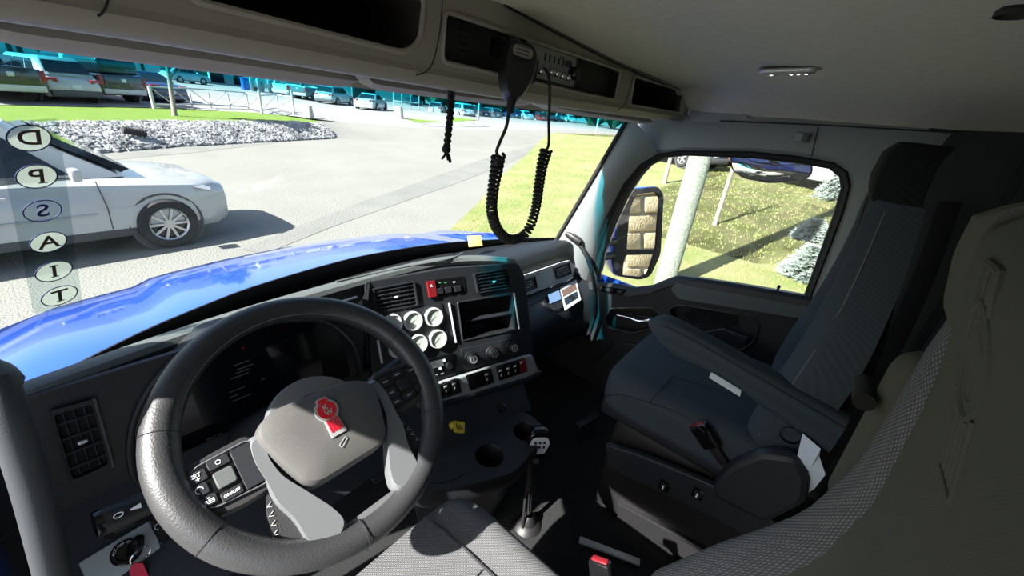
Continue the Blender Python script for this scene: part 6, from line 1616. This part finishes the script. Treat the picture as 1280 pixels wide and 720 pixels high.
for (x, y, lb_) in [(386, 147.5, 'pale concrete bollard at the end of the stone bank'), (498.5, 148.5, 'pale concrete bollard in front of the grass island')]:
    q = lt(x, y); s = (q - CAM).dot(FW) / FOC
    bl = lathe('concrete_bollard', [(6.3 * s, 0), (6.1 * s, 1 * s), (4.9 * s, 13 * s), (4.4 * s, 14.2 * s), (0, 14.4 * s)], Matrix.Translation(q), 'concrete', None, 20); tag(bl, lb_, 'bollard', 'concrete bollards')
for (x, y, h, lb_) in [(597.5, 151, 14, 'thin pale lamp post on the grass island'), (744, 172, 22, 'thin pale post standing on the far lawn')]:
    a, b = up_px(x, y, h, Z=LOTZ if x < 700 else GZ); po = tube('lamp_post', [a, b, b + V((0, 0, 2.5))], 0.11, 'galv', None, n=10); tag(po, lb_, 'post')
dp = thing('drain_pipe', 'dark corrugated drain pipe poking out of the stone bank', 'pipe', tuple(px(165, 166, Z=-0.75)))
a, b = px(153, 162, Z=-0.62), px(174, 166, Z=-0.75)
b = b + V((0.1, -0.3, 0)); bm = bmesh.new(); n_ = 14
addtube(bm, [a.lerp(b, k / n_) for k in range(n_ + 1)], [0.115 if k % 2 else 0.10 for k in range(n_ + 1)], 14); frombm('tube', bm, 'tyre', dp)
lathe('opening', [(0.08, 0), (0.08, -0.1), (0, -0.1)], Plane(b, (b - a).orthogonal(), (b - a).cross((b - a).orthogonal())).mat(h=0.004), 'hole', dp, 14)
bn = thing('waste_bin', 'blue wheeled bin standing beyond the metal barrier', 'bin', tuple(px(308, 113, Z=-0.35)))
q = px(308, 113.5, Z=-0.35)
box('bin_body', q + V((0, 0, 0.6)), (0.7, 0.7, 1.2), 'bin_blue', bn, bevel=0.08); box('lid', q + V((0, -0.02, 1.24)), (0.78, 0.8, 0.10), 'bin_blue', bn, bevel=0.03)
for (x, y, r_, lb_) in [(323, 116, 0.95, 'pale cable reel standing beside the blue bin'), (344, 118, 0.85, 'pale cable reel between the barrier posts')]:
    q = px(x, y, Z=-0.40); rl_ = thing('cable_reel', lb_, 'reel', tuple(q), group='cable reels')
    ax = V((0.75, -0.66, 0)); mx = Plane(q + V((0, 0, r_)), V((0.66, 0.75, 0)), (0, 0, 1)).mat()
    for h in (-0.35, 0.35): lathe('flange', [(0.12, h - 0.04), (r_, h - 0.04), (r_, h + 0.04), (0.12, h + 0.04)], mx, 'building', rl_, 28)
    lathe('drum', [(r_ * 0.55, -0.33), (r_ * 0.55, 0.33)], mx, 'galv', rl_, 20)

# ================================================================== BUILDINGS
def wallpt(x, y, A, Bp):
    d = ray(x, y); n = V((Bp.y - A.y, -(Bp.x - A.x), 0)); t_ = (A - CAM).dot(n) / d.dot(n); return CAM + d * t_
def building(name, label, A, Bp, zb, h, openings, paint='building', depth=8):
    t = thing(name, label, 'building', tuple(A)); dirv = V((Bp.x - A.x, Bp.y - A.y, 0)).normalized(); nb = V((-dirv.y, dirv.x, 0))
    if nb.y < 0: nb = -nb
    c_ = (A + Bp) / 2 + nb * depth / 2; ln = (Bp - A).length
    box('walls', V((c_.x, c_.y, zb + h / 2)), (ln, depth, h), paint, t, axes=(dirv, nb, (0, 0, 1)), bevel=0.02)
    box('roof_edge', V((c_.x, c_.y, zb + h + 0.15)), (ln + 0.4, depth + 0.4, 0.3), 'galv', t, axes=(dirv, nb, (0, 0, 1)), bevel=0.03)
    for (x0, y0, x1, y1, hh, nm, mm2) in openings:
        a, b = wallpt(x0, y0, A, Bp), wallpt(x1, y1, A, Bp)
        lo = min(a.z, b.z); w2 = V((b.x - a.x, b.y - a.y, 0)).length; c2 = (a + b) / 2
        fo = box(nm, V((c2.x, c2.y, (a.z + b.z) / 2 + hh / 2)) - nb * 0.03, (w2, 0.10, hh), 'galv', t, axes=(dirv, nb, (0, 0, 1)), bevel=0.01)
        box('pane' if nm == 'window' else 'leaf', V((c2.x, c2.y, (a.z + b.z) / 2 + hh / 2)) - nb * 0.08, (w2 * 0.94, 0.06, hh * 0.94), mm2, fo, axes=(dirv, nb, (0, 0, 1)), bevel=0.005)
    return t
A, Bp = V((-14, 63.2, 0)), V((13.4, 60.2, 0))
building('white_building', 'long pale building with dark windows behind the parked row', A, Bp, -0.3, 6.5,
         [(10, 65, 17.5, 66, 2.4, 'window', 'window_dark'), (22, 66.5, 30.5, 68, 2.4, 'window', 'window_dark'), (48, 71, 81, 75, 2.6, 'window', 'window_dark'), (99, 78, 132, 82, 2.6, 'window', 'window_dark'), (151, 85, 160, 87, 2.5, 'window', 'window_dark'), (177, 89, 182, 91, 2.4, 'door', 'window_dark')])
A, Bp = V((19, 66, 0)), V((46, 60, 0))
building('workshop_building', 'grey workshop with dark bay doors beyond the metal barrier', A, Bp, -0.6, 6,
         [(240, 103, 248, 104, 3.0, 'door', 'window_dark'), (249, 105, 262, 105.5, 2.4, 'door', 'green_paint'), (264, 106, 282, 107, 3.2, 'door', 'window_dark'), (293, 108, 306, 109, 3.0, 'door', 'window_dark'), (380, 118, 400, 120, 2.6, 'door', 'window_dark'), (440, 124, 470, 126, 2.8, 'door', 'window_dark')])
# frame shelter on the grass island
fs_ = thing('frame_shelter', 'small pale open frame shelter on the grass island', 'shelter', tuple(px(508, 137, Z=-0.6)))
q = px(508, 138, Z=-0.6)
for dx_, dy_ in ((-1.2, -0.8), (1.2, -0.8), (-1.2, 0.8), (1.2, 0.8)): tube('post', [q + V((dx_, dy_, 0)), q + V((dx_, dy_, 2.2))], 0.06, 'galv', fs_, n=8)
for z in (0.9, 2.2):
    for a, b in (((-1.2, -0.8), (1.2, -0.8)), ((-1.2, 0.8), (1.2, 0.8)), ((-1.2, -0.8), (-1.2, 0.8)), ((1.2, -0.8), (1.2, 0.8))): tube('rail', [q + V((*a, z)), q + V((*b, z))], 0.05, 'galv', fs_, n=6)
# stone-clad wall behind, which the door mirror shows
sw2 = thing('stone_wall', 'tan stone block wall reflected in the passenger door mirror', 'wall', (3.2, -9, GZ))
box('mortar_bed', (4.2, -9.2, GZ + 2.2), (5.6, 0.4, 4.4), 'mortar', sw2, bevel=0.01)
bme = None
for r_ in range(9):
    for c_ in range(6):
        x = 1.6 + c_ * 0.95 + (0.47 if r_ % 2 else 0); z = GZ + 0.3 + r_ * 0.48
        if bme is None:
            bk_ = box('stone_block', (0, 0, 0), (0.88, 0.22, 0.42), 'tan_stone', sw2, bevel=0.05); bme = bk_
            bk_.location = (x, -8.98, z)
        else:
            o = bme.copy(); COL.objects.link(o); o.location = (x, -8.98 + random.uniform(-.04, .03), z); o.scale.x = random.uniform(0.93, 1.0)

# ================================================================== TREES, POLE, SHRUBS
def limb(bm, p, d, ln, r, depth, spread=0.6):
    n = 4; pts = [p]; dd = d.copy()
    for k in range(n):
        dd = (dd + V((random.uniform(-.12, .12), random.uniform(-.12, .12), 0.05))).normalized(); pts.append(pts[-1] + dd * ln / n)
    addtube(bm, pts, [r * (1 - 0.55 * k / n) for k in range(n + 1)], 6)
    tips.append(pts[-1])
    if depth:
        for k in range(3):
            q = pts[random.randint(2, n)]; a = random.uniform(0, 6.28)
            nd = (dd * 0.7 + V((math.cos(a), math.sin(a), 0.25)) * spread).normalized()
            limb(bm, q, nd, ln * random.uniform(.5, .7), r * 0.45, depth - 1, spread)
tips = []
def tree(name, label, base, h, r, lean, cat='tree', leaves=0, group=None, crownfrac=0.45, leafm='leaf', ls=0.1):
    global tips
    t = thing(name, label, cat, tuple(base), group=group)
    tips = []; bm = bmesh.new()
    top = base + V((lean[0] * h, lean[1] * h, h))
    pts = [base + V((0, 0, -0.05)), base + V((0, 0, 0.08)), base.lerp(top, 0.35), base.lerp(top, 0.7), top]
    addtube(bm, pts, [r * 1.5, r * 1.1, r * 0.9, r * 0.65, r * 0.3], 10)
    frombm('trunk', bm, 'bark', t)
    bm = bmesh.new()
    for k in range(9):
        q = base.lerp(top, crownfrac + (1 - crownfrac) * k / 9); a = k * 2.4
        limb(bm, q, V((math.cos(a) * 0.8, math.sin(a) * 0.8, 0.7)).normalized(), h * 0.28 * (1 - k / 14), r * 0.34, 1)
    frombm('branches', bm, 'bark', t)
    if leaves:
        vs_ = []; fs = []
        for k in range(leaves):
            c_ = random.choice(tips) + V((random.gauss(0, .22), random.gauss(0, .22), random.gauss(0, .18))) * h * 0.16; o = len(vs_)
            n1 = V((random.gauss(0, 1), random.gauss(0, 1), random.gauss(0, 1))).normalized(); n2 = n1.orthogonal().normalized(); s = ls * random.uniform(.6, 1.3)
            vs_ += [c_ - n2 * s, c_ + n1.cross(n2) * s * 0.5, c_ + n2 * s, c_ - n1.cross(n2) * s * 0.5]; fs.append((o, o + 1, o + 2, o + 3))
        me = bpy.data.meshes.new('foliage'); me.from_pydata([tuple(v) for v in vs_], [], fs); fo = link('foliage', me, leafm, t, False); fo['kind'] = 'stuff'
    return t
tree('young_tree', 'young tree with a small crown standing on the bright grass strip', lt(219, 146), 3.3, 0.085, (0.06, 0.0), leaves=900, crownfrac=0.42, ls=0.16)
def lawn_hit(x, y):
    d = ray(x, y); t_ = (GZ + 0.02 - SL * 4.5 + SL * CAM.x - CAM.z) / (d.z - SL * d.x); return CAM + d * t_
tree('bare_tree', 'thin bare young tree on the lawn right of the utility pole', lawn_hit(893, 281), 4.2, 0.05, (0.02, 0.0), crownfrac=0.25)
tree('bare_tree', 'thin bare young tree on the lawn behind the door mirror and pole', lawn_hit(830, 229), 4.0, 0.07, (0.0, 0.0), crownfrac=0.35)
up_ = thing('utility_pole', 'pale green treated wooden utility pole outside the passenger window', 'pole', tuple(lawn_hit(828, 362)))
q = lawn_hit(829, 358); dq = (q - CAM).dot(FW)
top = q + V((-0.05, 0.0, 9.0))
bm = bmesh.new(); rw = 12.2 * dq / FOC
addtube(bm, [q + V((0, 0, -0.2)), q + V((0, 0, 1.0)), q.lerp(top, 0.5), top], [rw * 1.02, rw, rw * 0.9, rw * 0.75], 20); frombm('shaft', bm, 'pole_wood', up_)
box('crossarm', top + V((0, 0, -0.6)), (1.8, 0.12, 0.14), 'pole_wood', up_, bevel=0.01)
lathe('transformer', [(0, 0), (0.24, 0.02), (0.25, 0.8), (0.2, 0.86), (0, 0.9)], Matrix.Translation(q + V((-0.1, -0.42, 4.6))), 'galv', up_, 20)
def spruce(label, base, h, w_):
    t = thing('blue_spruce', label, 'shrub', tuple(base), group='blue spruces on the lawn')
    tube('stem', [base, base + V((0, 0, h * 0.9))], [0.05, 0.015], 'bark', t, n=8)
    vs_ = []; fs = []
    for k in range(16):
        z = h * (0.06 + 0.9 * k / 16); rad = w_ * (1 - (k / 16) ** 1.2) + 0.04; nb_ = int(16 - k * 0.6)
        for j in range(nb_):
            a = 2 * math.pi * (j + random.random() * 0.8) / nb_ + k; dd = V((math.cos(a), math.sin(a), 0.12)); ln = rad * random.uniform(.75, 1.1)
            for s in range(5):
                c_ = base + V((0, 0, z)) + dd * ln * (0.25 + 0.17 * s) + V((0, 0, -0.06 * s * rad))
                for q_ in range(7):
                    b1 = a + random.uniform(-1.1, 1.1); n1 = V((math.cos(b1), math.sin(b1), random.uniform(-.2, .7))).normalized(); sd2 = n1.orthogonal().normalized(); l2 = 0.13 * random.uniform(.7, 1.2); o = len(vs_)
                    vs_ += [c_ + sd2 * 0.018, c_ - sd2 * 0.018, c_ + n1 * l2]; fs.append((o, o + 1, o + 2))
    me = bpy.data.meshes.new('needles'); me.from_pydata([tuple(v) for v in vs_], [], fs); fo = link('needles', me, 'spruce', t, False); fo['kind'] = 'stuff'
spruce('pale blue spruce shrub nearest the door, low in the passenger window', lawn_hit(1003, 346), 0.62, 0.34)
spruce('small pale blue spruce shrub half way up the rear edge of the window', lawn_hit(1012, 299), 0.5, 0.36)
spruce('pale blue spruce shrub in the rear top corner of the passenger window', lawn_hit(1040, 250), 1.3, 0.55)
def far_tree(i, x, y, Z, h, w_):
    q = px(x, y, Z=Z)
    t = thing('distant_tree', FT[i], 'tree', tuple(q), group='trees along the skyline')
    tube('trunk', [q, q + V((0, 0, h * 0.5))], 0.25, 'bark', t, n=7)
    bm = bmesh.new(); bmesh.ops.create_icosphere(bm, subdivisions=3, radius=1)
    for v in bm.verts:
        k = 1 + 0.22 * math.sin(v.co.x * 6 + i) * math.sin(v.co.y * 7 + i * 2) + random.uniform(-.12, .12); v.co = q + V((v.co.x * w_ * k, v.co.y * w_ * k, h * 0.55 + v.co.z * h * 0.5 * k))
    frombm('crown', bm, 'far_tree', t, False)
FT = ['dark distant tree behind the workshop end', 'dark distant tree above the silver estate vehicle', 'dark distant tree beyond the white saloon', 'dark distant tree behind the black saloon', 'dark distant tree to the left of the braided strap', 'dark distant tree just beyond the braided strap', 'dark distant tree above the lamp post', 'dark distant tree near the microphone lead', 'dark distant tree between the microphone leads', 'dark distant tree past the second microphone lead', 'dark distant tree at the end of the road', 'dark distant tree over the far lawn', 'dark distant tree behind the thin pale post', 'dark distant tree closest to the passenger pillar']
for i, (x, y, Z) in enumerate([(425, 112.5, -0.2), (455, 117.5, -0.2), (480, 121.5, -0.3), (505, 127, -0.4), (530, 131, -0.5), (556, 138, -0.6), (582, 141, -0.7), (610, 144, -0.8), (638, 146, -0.9), (664, 148, -1.0), (690, 150, -1.1), (714, 153, -1.1), (738, 158, -1.1), (765, 162, -1.1)]):
    far_tree(i, x, y, Z, 9 + (i * 37 % 5), 3.2 + (i * 13 % 3) * 0.6)
